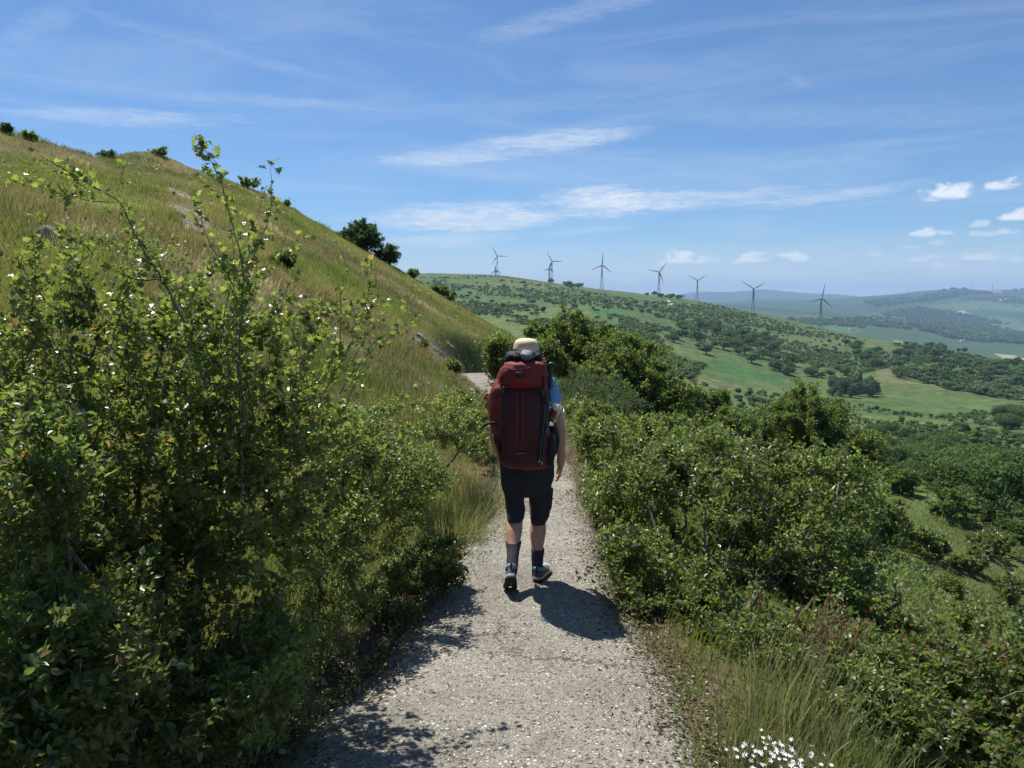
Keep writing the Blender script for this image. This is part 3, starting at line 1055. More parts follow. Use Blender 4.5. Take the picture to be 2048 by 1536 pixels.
shrub('creeping_shrub', 'low creeping shrub spreading onto the concrete left of the hiker\'s feet', 'bush',
      [px_blob(850, 1125, 4.75, 115, 58, .38, 1), px_blob(770, 1190, 4.4, 105, 56, .30, .8), px_blob(915, 1150, 4.8, 50, 32, .2, .5)],
      foot(820, 1165), 480, 13000, .027, 'ovate', MAT_PRV, 15, lump=16, step=.06, thr=.004, clus=6, shell=.6, jit=.014)
shrub('weedy_shrub', 'thin low shrub with feathery stems at the shaded left path edge', 'bush',
      [px_blob(660, 1190, 3.7, 130, 90, .3, 1), px_blob(620, 1290, 3.3, 110, 70, .25, 1), px_blob(560, 1400, 2.9, 90, 60, .22, .8)],
      foot(620, 1330), 420, 8500, .022, 'lance', MAT_PRV, 16, step=.05, thr=.004, clus=6, shell=.7, jit=.014)

# the long hedge of bushes along the right edge
shrub('privet_bush', 'broad dense green bush with small oval leaves right of the hiker', 'bush',
      [px_blob(1300, 985, 5.6, 130, 110, .6, 1), px_blob(1450, 945, 5.3, 165, 110, .7, 1.1), px_blob(1610, 975, 5.1, 150, 110, .6, 1), px_blob(1290, 1120, 4.8, 110, 90, .42, .9),
       px_blob(1480, 1100, 4.7, 190, 120, .55, 1.2), px_blob(1650, 1120, 4.7, 150, 110, .5, 1), px_blob(1390, 1220, 4.3, 130, 80, .35, .8), px_blob(1290, 890, 6.2, 100, 60, .5, .7),
       px_blob(1705, 975, 5.3, 80, 80, .4, .6), px_blob(1240, 1110, 4.8, 70, 70, .25, .7), px_blob(1275, 1215, 4.45, 75, 60, .22, .7), px_blob(1355, 1290, 4.1, 75, 50, .2, .6), px_blob(1225, 1000, 5.5, 65, 75, .3, .7)],
      foot(1480, 1290), 3000, 60000, .035, 'ovate', MAT_PRV, 21, lump=26, step=.08, thr=.0045, clus=6, shell=.45, jit=.02, clear=off_path,
      extra=[(line([(1560, 1050, 5.0), (1640, 960, 5.0), (1690, 900, 5.0)]), .004, 200), (line([(1680, 1080, 5.0), (1760, 1010, 5.0), (1785, 945, 5.0)]), .004, 180),
             (line([(1420, 1000, 5.2), (1400, 900, 5.2), (1420, 850, 5.2)]), .004, 220), (line([(1540, 1000, 5.2), (1545, 920, 5.2), (1560, 880, 5.2)]), .004, 220),
             (line([(1240, 1000, 5.2), (1215, 930, 5.3), (1180, 900, 5.3)]), .004, 180), (line([(1200, 1110, 4.8), (1170, 1160, 4.7), (1150, 1150, 4.7)]), .003, 170)])
shrub('privet_bush', 'dense yellow green bush with small leaves right of the hiker\'s backpack', 'bush',
      [px_blob(1230, 880, 7.6, 90, 55, .6, 1), px_blob(1330, 880, 7.4, 110, 50, .6, 1), px_blob(1190, 840, 8.6, 60, 40, .5, .8), px_blob(1440, 890, 7.4, 80, 40, .5, .8), px_blob(1230, 960, 7.0, 70, 50, .4, .7)],
      foot(1300, 960), 1100, 26000, .042, 'ovate', MAT_PRV, 22, lump=16, step=.1, thr=.006, clus=6, shell=.5, jit=.025, clear=off_path)
shrub('verge_shrub', 'leafy plants leaning over the right path edge beside the hiker\'s hand', 'bush',
      [px_blob(1180, 895, 8.6, 36, 48, .32, 1), px_blob(1168, 845, 10, 32, 32, .36, 1), px_blob(1192, 950, 7.7, 30, 40, .26, 1), px_blob(1152, 815, 11.5, 32, 26, .4, .9), px_blob(1205, 1010, 6.6, 30, 40, .22, .8)],
      foot(1190, 985), 420, 11000, .040, 'ovate', MAT_PRV, 26, step=.09, thr=.005, clus=6, shell=.5, clear=lambda p: (p[:, 0] > path_x(p[:, 1]) + half_w(p[:, 1]) - .20))
shrub('broom_bush', 'low grey green bush on the right verge before the tall trees', 'bush',
      [px_blob(1200, 780, 12.5, 60, 38, .9, 1), px_blob(1150, 775, 13, 45, 35, .8, .8), px_blob(1250, 805, 11.5, 50, 30, .7, .8)],
      foot(1210, 840, 12.3), 420, 10000, .045, 'lance', foliage_mat('grey_green_leaf', [(0, (.05, .075, .03)), (.6, (.075, .10, .042)), (1, (.11, .135, .06))], (1.8, 2.0, 1.2), .6, .3, .3), 23, step=.12, thr=.008, clus=6, shell=.5, jit=.03)
shrub('hawthorn_bush', 'hawthorn bush with reddish young leaf tips in the bottom right corner', 'bush',
      [px_blob(1830, 1330, 4.0, 140, 110, .5, 1), px_blob(1960, 1290, 4.2, 130, 110, .5, 1), px_blob(1900, 1460, 3.5, 170, 110, .45, 1), px_blob(2060, 1430, 3.6, 120, 130, .45, .9), px_blob(1740, 1220, 4.5, 90, 60, .4, .6)],
      foot(1860, 1520), 1200, 21000, .033, 'lobed', MAT_RED, 24, lump=16, step=.07, thr=.0045, clus=6, shell=.5, jit=.016,
      extra=[(line([(2075, 1420, 3.9), (2045, 1230, 3.9), (2010, 1130, 3.9), (1960, 1030, 3.9)]), .007, 210), (line([(1905, 1330, 4.0), (1870, 1230, 4.0), (1850, 1150, 4.0)]), .003, 150),
             (line([(2000, 1340, 4.0), (1990, 1230, 4.0), (2010, 1180, 4.0)]), .003, 150), (line([(1790, 1180, 4.8), (1800, 1080, 4.8), (1790, 1020, 4.8)]), .004, 220)])
shrub('low_bush', 'dark shaded low bush between the broad bush and the grass tuft', 'bush',
      [px_blob(1470, 1290, 3.9, 90, 55, .25, .9), px_blob(1640, 1290, 3.9, 150, 70, .35, 1), px_blob(1790, 1420, 3.4, 120, 80, .3, .9), px_blob(1700, 1370, 3.6, 90, 60, .3, .7)],
      foot(1700, 1400), 560, 10000, .034, 'ovate', MAT_PRV, 25, step=.06, thr=.004, clus=6, shell=.5)


# ------------------------------------------------------------------ trees
def tree(name, label, blobs, base, npts, nleaf, lsize, mat, seed, group=None, kind='tri', rtip=.006, thr=.03, step=.25, w=.3, stems=None, jit=.06, shell=.45, clus=7, cat='tree', expo=.46, wood='trunk'):
    return shrub(name, label, cat, blobs, base, npts, nleaf, lsize, kind, mat, seed, group, step, rtip, thr, clus, shell, stems=stems, above=True, jit=jit, w=w, expo=expo, crown='crown', wood=wood, up=.55, sides=6)


def up_stem(base, h, n=3, lean=(0, 0)):
    return [[np.array(base) + np.array([lean[0] * (i + 1) / n, lean[1] * (i + 1) / n, h * (i + 1) / n]) for i in range(n)]]


def lumpy(u, v, y, ru, rv, ry, seed, n=14, s=.42):
    """crown made of many overlapping clumps inside one big ellipse"""
    r = np.random.default_rng(seed)
    out = []
    for _ in range(int(n * 2.1)):
        d = norm(r.normal(size=3)) * r.random() ** .42 * .76
        k = s * .86 * r.uniform(.65, 1.1)
        out.append(px_blob(u + d[0] * ru, v + d[1] * rv, y + d[2] * ry, ru * k * 1.25, rv * k * 1.25, ry * k * 1.25, 1))
    return out


b = foot(1130, 700, 25.5)
tree('field_maple', 'rounded green tree rising behind the hiker\'s right shoulder', lumpy(1148, 692, 25.5, 118, 78, 2.0, 31, 24), b, 800, 62000, .105, MAT_TREE, 31, stems=up_stem(b, 1.4), kind='ovate')
b = foot(1075, 705, 23.0)
tree('field_maple', 'smaller dark tree filling the gap beside the sun hat', lumpy(1085, 712, 23, 48, 54, .9, 32, 9), b, 220, 11000, .09, MAT_TREE, 32, stems=up_stem(b, .8), kind='ovate')
b = foot(1270, 780, 21.5)
tree('field_maple', 'large yellow green tree with dark shaded foot on the right slope', lumpy(1265, 772, 21.5, 132, 100, 2.0, 33, 26) + lumpy(1370, 808, 21, 70, 78, 1.1, 34, 9), b, 1000, 80000, .09, MAT_TREE, 33, stems=up_stem(b, 1.2), kind='ovate')
b = foot(1610, 880, 21)
tree('field_maple', 'dark spreading tree standing alone below the path on the right', lumpy(1605, 872, 21, 112, 102, 1.7, 35, 21) + lumpy(1705, 912, 20.5, 74, 78, 1.2, 36, 10) + lumpy(1520, 905, 20.5, 72, 70, 1.0, 37, 9), b, 1000, 80000, .084, MAT_TREE, 35, stems=up_stem(b, 1.0), kind='ovate')
b = foot(1420, 840, 24)
tree('slope_bush', 'rounded bush just right of the large yellow green tree', lumpy(1425, 812, 24, 48, 40, .8, 38, 8), b, 200, 9000, .08, MAT_TREE, 38, cat='bush', wood='branches')
b = foot(1460, 870, 19)
tree('slope_bush', 'pale bush in front of the dark spreading tree', lumpy(1475, 862, 19, 56, 46, .8, 39, 8), b, 220, 10000, .07, MAT_TREE, 39, cat='bush', wood='branches')
b = foot(1775, 1105)
yb = float(b[1])
tree('slope_bush', 'round sunlit bush below the dark spreading tree', lumpy(1775, 1050, yb, 80, 66, .05 * yb, 40, 10), b, 260, 13000, .0045 * yb, MAT_TREE, 40, cat='bush', wood='branches')
b = foot(1850, 1115)
yb = float(b[1])
tree('slope_bush', 'yellow green bush in the steep meadow at the right', lumpy(1850, 1080, yb, 62, 46, .04 * yb, 41, 8), b, 200, 9000, .004 * yb, MAT_PRV, 41, cat='bush', wood='branches')
for (u, v, ru, rv, sd, lab) in [(1905, 1010, 60, 38, 401, 'broad dark bush near the top of the steep meadow'), (1985, 1080, 52, 34, 402, 'low bush at the right edge of the steep meadow'), (1800, 960, 46, 34, 403, 'bush at the upper corner of the steep meadow beside the broad bush'),
                                (1935, 1120, 44, 28, 404, 'small pale bush in the middle of the steep meadow'), (2020, 1180, 56, 36, 405, 'bush above the reddish hawthorn at the right edge'), (1890, 1180, 40, 26, 406, 'low bush just above the reddish hawthorn')]:
    b = foot(u, v + rv * .8)
    yb = float(b[1])
    tree('slope_bush', lab, lumpy(u, v, yb, ru, rv, ru * yb / 1479, sd, 8), b, 160, 5200, .0040 * yb, MAT_TREE if sd % 2 else MAT_PRV, sd, cat='bush', wood='branches', rtip=.004, step=.2)
b = foot(1003, 775, 16.3)
tree('young_maple', 'small upright leafy tree at the path bend beside the hat', lumpy(1000, 715, 16.3, 32, 62, .4, 42, 10) + [px_blob(990, 675, 16.3, 14, 26, .16, .5)], b, 220, 6500, .075, MAT_TREE, 42, stems=up_stem(b, .4), kind='ovate', rtip=.004, thr=.02, step=.15)
b = foot(722, 520, 45)
tree('hawthorn_tree', 'bushy tree on the skyline of the grass slope', lumpy(722, 474, 45, 46, 38, 1.2, 43, 12, .5), b, 340, 13000, .13, MAT_TREED, 43, stems=up_stem(b, .5), rtip=.008, thr=.04)
b = foot(770, 545, 44.5)
tree('hawthorn_tree', 'smaller windswept tree just downhill of the skyline tree', lumpy(768, 512, 44.5, 32, 26, .8, 44, 8, .5), b, 180, 5500, .12, MAT_TREED, 44, rtip=.008, thr=.04)
for (u, v, y, ru, rv, s, lab, n) in [
        (892, 600, 36, 23, 19, 51, 'small round bush clinging to the lower end of the grass slope', 3500), (563, 520, 19, 30, 22, 52, 'dark round bush halfway up the grass slope', 3600),
        (822, 548, 41, 16, 10, 53, 'low scrub bush at the downhill end of the slope skyline', 1500), (492, 352, 34, 26, 16, 54, 'low bush peeping over the slope skyline behind the tall hawthorn shoot', 2200),
        (318, 318, 33, 26, 9, 55, 'low green bush topping the small knoll on the slope skyline', 1500), (207, 300, 31, 24, 12, 56, 'straggly dark bush on the slope skyline left of the knoll', 1400),
        (60, 290, 28, 14, 10, 57, 'tiny bush on the slope skyline near its left end', 600), (10, 262, 28, 12, 18, 58, 'spindly shrub at the left end of the slope skyline', 600),
        (575, 425, 38, 8, 12, 59, 'tiny pointed shrub on the steep skyline', 400), (905, 735, 15, 18, 20, 60, 'grey green bush on the bank beside the far path bend', 1500),
        (868, 560, 42, 10, 8, 61, 'last low bush where the slope skyline meets the far ridge', 500), (846, 690, 19, 10, 14, 62, 'small bush beside the pale rock face', 700)]:
    dx, dz = pdir(u, v)
    if y > 24:
        ys = np.linspace(10, 60, 800)
        y = float(ys[int(np.argmax((ground(dx * ys, ys) - CAM_Z) / ys))]) - .3
    else:
        hx, hy, ok = hit(u, v + rv * .7, 4, 60)
        y = float(hy[0])
    zt = gz(float(dx * y), y)
    h = rv * y / 1479
    ctr = np.array((float(dx * y), y, zt + h * .55))
    r = np.random.default_rng(s)
    bl = []
    for _ in range(7):
        d = norm(r.normal(size=3)) * r.random() ** .5 * .7
        k = r.uniform(.45, .75)
        bl.append((ctr + d * [ru * y / 1479, ru * y / 1479, h], np.array([ru * y / 1479, ru * y / 1479, h]) * k, 1))
    tree('slope_shrub', lab, bl, np.array((float(dx * y), y, zt - .03)), 90, int(n * 1.5), .10 if y > 24 else .05, MAT_TREED if s in (52, 56, 58) else MAT_TREE, s, cat='bush', rtip=.004, thr=.03, step=.15, jit=.03, wood='branches')



# ------------------------------------------------------------------ grass and small plants
def grass_mat(name, stops, trans=(1.6, 1.7, 1.0), tm=.35):
    def fn(t):
        g = t.new('ShaderNodeNewGeometry')
        oc = objcoord(t)
        a = t.noise(oc, .22, 4, .6)
        b2 = t.noise(oc, 1.1, 3, .6)
        f = t.math('ADD', t.math('MULTIPLY', g.outputs['Random Per Island'], .42), t.math('ADD', t.math('MULTIPLY', t.math('SUBTRACT', a, .5), 2.6), t.math('MULTIPLY', t.math('SUBTRACT', b2, .5), .8)))
        f = t.math('ADD', f, .30, clamp=True)
        c = t.ramp(f, stops)
        p = principled(t, c, .6, spec=.25)
        tr = t.new('ShaderNodeBsdfTranslucent')
        t.l.new(t.mix(1.0, c, trans, 'MULTIPLY'), tr.inputs[0])
        mx = t.new('ShaderNodeMixShader'); mx.inputs[0].default_value = tm
        t.l.new(p, mx.inputs[1]); t.l.new(tr.outputs[0], mx.inputs[2])
        return mx.outputs[0]
    return material(name, fn)


MAT_GRASS = grass_mat('slope_grass', [(0, (.115, .155, .048)), (.28, (.15, .175, .060)), (.52, (.175, .175, .080)), (.70, (.19, .17, .095)), (.84, (.205, .155, .11)), (.94, (.21, .14, .11)), (1, (.36, .32, .24))], (1.7, 1.7, 1.0), .42)
MAT_MEADOW = grass_mat('meadow_grass', [(0, (.095, .135, .034)), (.4, (.13, .17, .042)), (.7, (.165, .185, .055)), (1, (.21, .19, .09))])


def blade_geo(P, H, W, lean, rng, head=0.0):
    """curved blades, optionally with a widened seed head"""
    n = len(P)
    a = rng.random(n) * 2 * math.pi
    side = np.stack([np.cos(a), np.sin(a), 0 * a], -1)
    up = norm(np.array([0, 0, 1.0]) + lean * .55 + rng.normal(0, .16, (n, 3)) * [1, 1, .2])
    tip = norm(up + lean * 1.0 + rng.normal(0, .28, (n, 3)) * [1, 1, .4])
    p1 = P + up * (H * .5)[:, None]
    p2 = p1 + norm(up + tip) * (H * .3)[:, None]
    p3 = p2 + tip * (H * .25)[:, None]
    w = W[:, None]
    hd = np.where(rng.random(n) < head, 1.9, .65)[:, None]
    V = np.stack([P - side * w * .5, P + side * w * .5, p1 - side * w * .42, p1 + side * w * .42, p2 - side * w * .5 * hd, p2 + side * w * .5 * hd, p3], 1)
    f4 = np.array([(0, 1, 3, 2), (2, 3, 5, 4)]); f3 = np.array([(4, 5, 6)])
    o = (np.arange(n) * 7)[:, None, None]
    return V.reshape(-1, 3), [(f4[None] + o).reshape(-1, 4), (f3[None] + o).reshape(-1, 3)]


def slope_grass():
    rng = np.random.default_rng(201)
    n = 520000
    nt = 900
    az = rng.uniform(R(-52), R(8), n)
    r = (rng.random(n) * (60 ** .62 - 2.6 ** .62) + 2.6 ** .62) ** (1 / .62)
    x, y = np.sin(az) * r, np.cos(az) * r
    tus = np.zeros(n, bool)
    k = 70
    for i in range(nt):                      # tussocks: blades gathered round one foot, longer than their neighbours
        s0 = slice(i * k, (i + 1) * k)
        cx, cy = x[i * k], y[i * k]
        x[s0] = cx + rng.normal(0, .07 + .004 * r[i * k], k); y[s0] = cy + rng.normal(0, .07 + .004 * r[i * k], k)
        tus[s0] = True
    r = np.hypot(x, y)
    d = (path_x(y) - x)
    edge = half_w(y) + .10 + .25 * fbm(x, y, .8, 3, 205)
    thin = fbm(x, y, 1.3, 3, 207)
    ok = (d > edge) & (thin > -.42) & (rng.random(n) < np.clip(.35 + 1.2 * (d - half_w(y)), 0, 1))
    x, y, r, d, tus = x[ok], y[ok], r[ok], d[ok], tus[ok]
    z = ground(x, y)
    ok = ~bare_mask(x, y, z) | (rng.random(len(x)) < .28)
    x, y, r, d, z, tus = x[ok], y[ok], r[ok], d[ok], z[ok], tus[ok]
    H = np.where(tus, 1.75, 1.0) * (rng.uniform(.06, .23, len(x)) * (1 + .9 * fbm(x, y, 1.6, 3, 209)) * (1 - .35 * sstep(8, 30, r))) * np.clip(.5 + .4 * (d - half_w(y)), .5, 1)
    W = .0024 + .00034 * r
    lean = np.stack([.14 + .55 * fbm(x, y, 2.5, 3, 211), -.08 + .55 * fbm(x, y, 2.5, 3, 213), 0 * x], -1)
    V, F = blade_geo(np.stack([x, y, z - .02], -1), H, W, lean, rng, .35)
    o = add_mesh('grass', V, F, MAT_GRASS)
    tag(o, 'dry green and reddish wild grass covering the hillside left of the path', 'grass', kind='stuff')


slope_grass()


def meadow_grass():
    rng = np.random.default_rng(221)
    n = 150000
    az = rng.uniform(R(2), R(52), n)
    r = (rng.random(n) * (110 ** .6 - 2.6 ** .6) + 2.6 ** .6) ** (1 / .6)
    x, y = np.sin(az) * r, np.cos(az) * r
    d = x - path_x(y)
    ok = (d > half_w(y) + .06 + .25 * fbm(x, y, .8, 3, 225)) & (rng.random(n) > sstep(40, 110, r + 25 * fbm(x, y, 9, 3, 226))) & ((r > 6) | (rng.random(n) < .8))
    x, y, r, d = x[ok], y[ok], r[ok], d[ok]
    z = ground(x, y)
    H = rng.uniform(.10, .34, len(x)) * (1 + .8 * fbm(x, y, 2.5, 2, 227)) * np.clip(.3 + r / 9, .5, 1)
    W = .003 + .0006 * r
    lean = np.stack([.25 + .4 * fbm(x, y, 4, 2, 229), -.2 + .4 * fbm(x, y, 4, 2, 231), 0 * x], -1)
    V, F = blade_geo(np.stack([x, y, z - .02], -1), H, W, lean, rng, .2)
    o = add_mesh('meadow_grass', V, F, MAT_MEADOW)
    tag(o, 'lush green grass covering the steep meadow right of the path', 'grass', kind='stuff')


meadow_grass()


def weeds():
    """broad-leaved ground plants in the steep meadow and on the banks, too many to tell apart"""
    rng = np.random.default_rng(241)
    P, A, N, Z = [], [], [], []
    for (a0, a1, r0, r1, k) in [(4, 50, 5, 75, 3600), (-30, -1, 3.5, 17, 420), (-50, -3, 6, 44, 220)]:
        az = rng.uniform(R(a0), R(a1), k); r = (rng.random(k) * (r1 ** .8 - r0 ** .8) + r0 ** .8) ** 1.25
        x, y = np.sin(az) * r, np.cos(az) * r
        d = np.abs(x - path_x(y))
        ok = (d > half_w(y) + .25) & (fbm(x, y, 5, 3, 243) > (-.1 if a0 > 0 else .02))
        for xx, yy, rr in zip(x[ok], y[ok], r[ok]):
            m = 46 if r1 != 44 else 24
            s = rng.uniform(.18, .42) * (1 + rr * .012)
            c = np.array((xx, yy, gz(xx, yy)))
            q = rng.normal(0, 1, (m, 3)) * [s * .5, s * .5, s * .35]; q[:, 2] = np.abs(q[:, 2])
            P.append(c + q); A.append(norm(q + rng.normal(0, .2, (m, 3)))); N.append(rng.normal(0, .5, (m, 3)) + [0, 0, 1]); Z.append(rng.uniform(.03, .06, m) * (1 + rr * .05))
    V, F = leaf_geo(np.concatenate(P), np.concatenate(A), np.concatenate(N), np.concatenate(Z), 'tri')
    o = add_mesh('ground_cover', V, F, MAT_TREE)
    tag(o, 'leafy green ground cover scattered through the grass on both sides', 'ground cover', kind='stuff')


weeds()


def litter():
    """brown dry leaves, needles and crumbs along the slab edges"""
    rng = np.random.default_rng(251)
    n = 24000
    y = 1.6 + rng.random(n) ** 1.5 * 12
    s = np.where(rng.random(n) < .42, -1, 1)
    wl, wr = path_edges(y)
    w = np.where(s < 0, wl, wr)
    d = w + np.abs(rng.normal(0, .16, n)) - np.abs(rng.normal(0, .17, n)) * (fbm(y * 0 + s * 7, y, .9, 3, 253) > -.05)
    x = path_x(y) + s * d
    z = np.where(np.abs(x - path_x(y)) < w - .02, path_z(y) + .014, ground(x, y) + .006)
    P = np.stack([x, y, z], -1)
    V, F = leaf_geo(P, rng.normal(0, 1, (n, 3)) * [1, 1, .25], rng.normal(0, .5, (n, 3)) + [0, 0, 1], rng.uniform(.008, .034, n), 'lance')

    def fn(t):
        g = t.new('ShaderNodeNewGeometry')
        return principled(t, t.ramp(g.outputs['Random Per Island'], [(0, (.05, .03, .018)), (.5, (.10, .062, .036)), (.85, (.16, .105, .06)), (1, (.26, .20, .13))]), .8, spec=.2)
    o = add_mesh('leaf_litter', V, F, material('dry_litter', fn))
    tag(o, 'brown dry leaf litter along both edges of the concrete path', 'leaf litter', kind='stuff')


litter()


def ico(sub):
    import bmesh
    bm = bmesh.new(); bmesh.ops.create_icosphere(bm, subdivisions=sub, radius=1)
    V = np.array([v.co[:] for v in bm.verts]); F = np.array([[v.index for v in f.verts] for f in bm.faces]); bm.free()
    return V, F


def gravel():
    rng = np.random.default_rng(271)
    n = 800
    y = 1.9 + rng.random(n) ** 1.6 * 10
    wl, wr = path_edges(y)
    t = np.clip(rng.normal(0, .75, n), -1.25, 1.25)
    x = path_x(y) + np.where(t < 0, wl, wr) * t
    V0, F0 = ico(1)
    k = len(V0)
    s = np.abs(rng.normal(0, .0032, n)) + .002
    z = np.where(np.abs(t) < .97, path_z(y) + .012, ground(x, y)) + s * .35
    sc = rng.uniform(.6, 1.3, (n, 1, 3)) * s[:, None, None] * [1, 1, .7]
    V = (V0[None] * (1 + .25 * rng.normal(size=(n, k, 1)) * .5)) * sc + np.stack([x, y, z], -1)[:, None]
    F = (F0[None] + (np.arange(n) * k)[:, None, None]).reshape(-1, 3)

    def fn(t):
        g = t.new('ShaderNodeNewGeometry')
        return principled(t, t.ramp(g.outputs['Random Per Island'], [(0, (.20, .175, .145)), (.4, (.32, .295, .255)), (.8, (.42, .39, .345)), (1, (.60, .58, .54))]), .85, spec=.3)
    o = add_mesh('gravel', V.reshape(-1, 3), F, material('loose_grit', fn))
    tag(o, 'loose grit and small stones lying on the concrete path', 'gravel', kind='stuff')


gravel()


def path_sprouts():
    rng = np.random.default_rng(261)
    n = 620
    y = 2.2 + rng.random(n) ** 1.3 * 9
    s = np.where(rng.random(n) < .6, -1, 1)
    wl, wr = path_edges(y)
    x = path_x(y) + s * (np.where(s < 0, wl, wr) - np.abs(rng.normal(0, .10, n)) + .05)
    m = 12
    c = np.repeat(np.stack([x, y, np.maximum(ground(x, y), path_z(y)) + .005], -1), m, 0)
    q = rng.normal(0, 1, (n * m, 3)) * [.045, .045, .03]; q[:, 2] = np.abs(q[:, 2])
    V, F = leaf_geo(c + q, norm(q) + rng.normal(0, .2, q.shape), rng.normal(0, .4, q.shape) + [0, 0, 1], rng.uniform(.012, .028, n * m), 'ovate')
    o = add_mesh('path_weeds', V, F, MAT_PRV)
    tag(o, 'tiny green weeds sprouting along the cracks at the path edge', 'weeds', kind='stuff')


path_sprouts()


# tall grass tuft with reddish seed heads, and white flowers, at the lower right
MAT_TUFT = grass_mat('tuft_grass', [(0, (.10, .14, .05)), (.4, (.17, .19, .08)), (.7, (.28, .26, .14)), (1, (.42, .37, .24))])


def simple_mat(name, col, rough=.6, spec=.4, **kw):
    return material(name, lambda t: principled(t, t.vmath('SCALE', t.mix(0.0, col, col), t.mapr(t.noise(objcoord(t), 40, 3, .6), .3, .7, .85, 1.15)), rough, spec=spec, **kw))


MAT_SEED = simple_mat('seed_head', (.26, .14, .075), .8, .2)
MAT_PETAL = material('white_petal', lambda t: principled(t, (.66, .67, .64), .6, spec=.3))


def tuft(u, v, y, n, h, seed, label, heads=0, spread=.22, spikes=0):
    rng = np.random.default_rng(seed)
    dx, dz = pdir(u, v)
    bx, by = float(dx * y), y
    root = empty('grass_tuft', (bx, by, gz(bx, by)))
    tag(root, label, 'grass tuft')
    x = bx + rng.normal(0, spread, n); yy = by + rng.normal(0, spread, n)
    lean = np.stack([(x - bx) * 1.6 + .18, (yy - by) * 1.2, 0 * x], -1)
    V, F = blade_geo(np.stack([x, yy, ground(x, yy) - .01], -1), h * rng.uniform(.45, 1.1, n), rng.uniform(.0025, .0062, n), lean, rng)
    add_mesh('foliage', V, F, MAT_TUFT, root)
    for k in range(heads + spikes):
        seedy = k < heads
        b0 = np.array((bx + rng.normal(.06, spread * .7), by + rng.normal(0, spread * .5), 0)); b0[2] = gz(b0[0], b0[1])
        hh = h * rng.uniform(1.15, 1.5); ln = np.array((rng.normal(.22, .12), rng.normal(-.04, .1), 0))
        m = 10
        ts = np.linspace(0, 1, m)
        pp = b0 + np.outer(ts, [0, 0, hh]) + np.outer(ts ** 1.7, ln * hh)
        pr = np.arange(-1, m - 1)
        v1, f1 = branch_mesh(pp, pr, np.linspace(.0019, .0011, m), 5)
        st = add_mesh('stem', v1, f1, MAT_TUFT, root)
        q = 90 if seedy else 70
        t = 1 - (.17 if seedy else .13) * rng.random(q)
        P = np.stack([np.interp(t, ts, pp[:, i]) for i in range(3)], -1) + rng.normal(0, .0035 if seedy else .0022, (q, 3))
        d = norm(pp[-1] - pp[-3])
        w = .016 if seedy else .009
        v2, f2 = leaf_geo(P, d + rng.normal(0, .45 if seedy else .3, (q, 3)), rng.normal(0, 1, (q, 3)), np.full(q, w) * rng.uniform(.7, 1.3, q), 'lance')
        add_mesh('seed_head', v2, f2, MAT_SEED if seedy else MAT_TUFT, root)
    return root


tuft(1575, 1385, 3.1, 260, .40, 71, 'tall grass tuft with brown feathery seed heads at the right path edge', 13, .15, 26)
tuft(1490, 1510, 2.75, 240, .22, 72, 'pale dry grass tuft at the bottom edge beside the white flowers', 0, .13, 8)
tuft(1720, 1490, 2.9, 260, .24, 73, 'short shaded grass tuft right of the white flowers', 0, .18, 6)
tuft(900, 1010, 6.3, 700, .30, 74, 'fine sunlit grass tuft left of the hiker\'s knees', 0, .22, 0)
tuft(960, 960, 7.2, 600, .32, 75, 'fine grass tuft behind the hiker\'s left hand', 0, .22, 0)


def flowers(u, v, y, n, seed, label, spread, h):
    rng = np.random.default_rng(seed)
    dx, dz = pdir(u, v)
    bx, by = float(dx * y), y
    root = empty('flower_clump', (bx, by, gz(bx, by)))
    tag(root, label, 'flowers')
    SV, SF, off = [], [], 0
    PV, PF, po = [], [], 0
    for k in range(n):
        b0 = np.array((bx + rng.normal(0, spread[0] * .6), by + rng.normal(0, spread[1] * .6), 0)); b0[2] = gz(b0[0], b0[1])
        t = b0 + np.array((rng.normal(0, .04), rng.normal(-.03, .04), h * rng.uniform(.75, 1.2)))
        pp = np.stack([b0, (b0 + t) / 2 + rng.normal(0, .006, 3), t])
        v1, f1 = branch_mesh(pp, [-1, 0, 1], [.0011, .001, .0009], 4)
        SV.append(v1); SF.append(f1 + off); off += len(v1)
        a = np.arange(5) * 2 * math.pi / 5 + rng.random() * 6
        nr = norm(np.array((rng.normal(0, .35), rng.normal(-.35, .35), 1.0)))
        e1 = norm(np.cross(nr, [0, 1, .2])); e2 = np.cross(nr, e1)
        ax = np.cos(a)[:, None] * e1 + np.sin(a)[:, None] * e2 + .25 * nr
        v2, f2 = leaf_geo(np.tile(t, (5, 1)), ax, np.tile(nr, (5, 1)), np.full(5, rng.uniform(.008, .0115)), 'ovate')
        v2 = v2.copy()
        PV.append(v2); PF.append(f2 + po); po += len(v2)
    add_mesh('foliage', np.concatenate(SV), np.concatenate(SF), MAT_TUFT, root)  # only the bare stems that carry the blossoms, no leaves
    add_mesh('blossoms', np.concatenate(PV), np.concatenate(PF), MAT_PETAL, root)


flowers(1550, 1545, 2.55, 95, 81, 'clump of small white flowers at the bottom edge right of the path', (.14, .14), .13)



def scatter_flowers(u0, u1, v0, v1, n, col, seed, label, name):
    rng = np.random.default_rng(seed)
    x, y, ok = hit(rng.uniform(u0, u1, n), rng.uniform(v0, v1, n), 2.5, 60)
    x, y = x[ok], y[ok]
    P = np.stack([x, y, ground(x, y) + rng.uniform(.2, .42, len(x))], -1)
    k = 6
    P = np.repeat(P, k, 0) + rng.normal(0, .006, (len(P) * k, 3))
    V, F = leaf_geo(P, rng.normal(0, 1, P.shape), rng.normal(0, .5, P.shape) + [0, 0, 1], np.full(len(P), .014), 'ovate')
    o = add_mesh(name, V, F, material(name + '_petal', lambda t: principled(t, col, .6, spec=.2)))
    tag(o, label, 'wildflowers', kind='stuff')


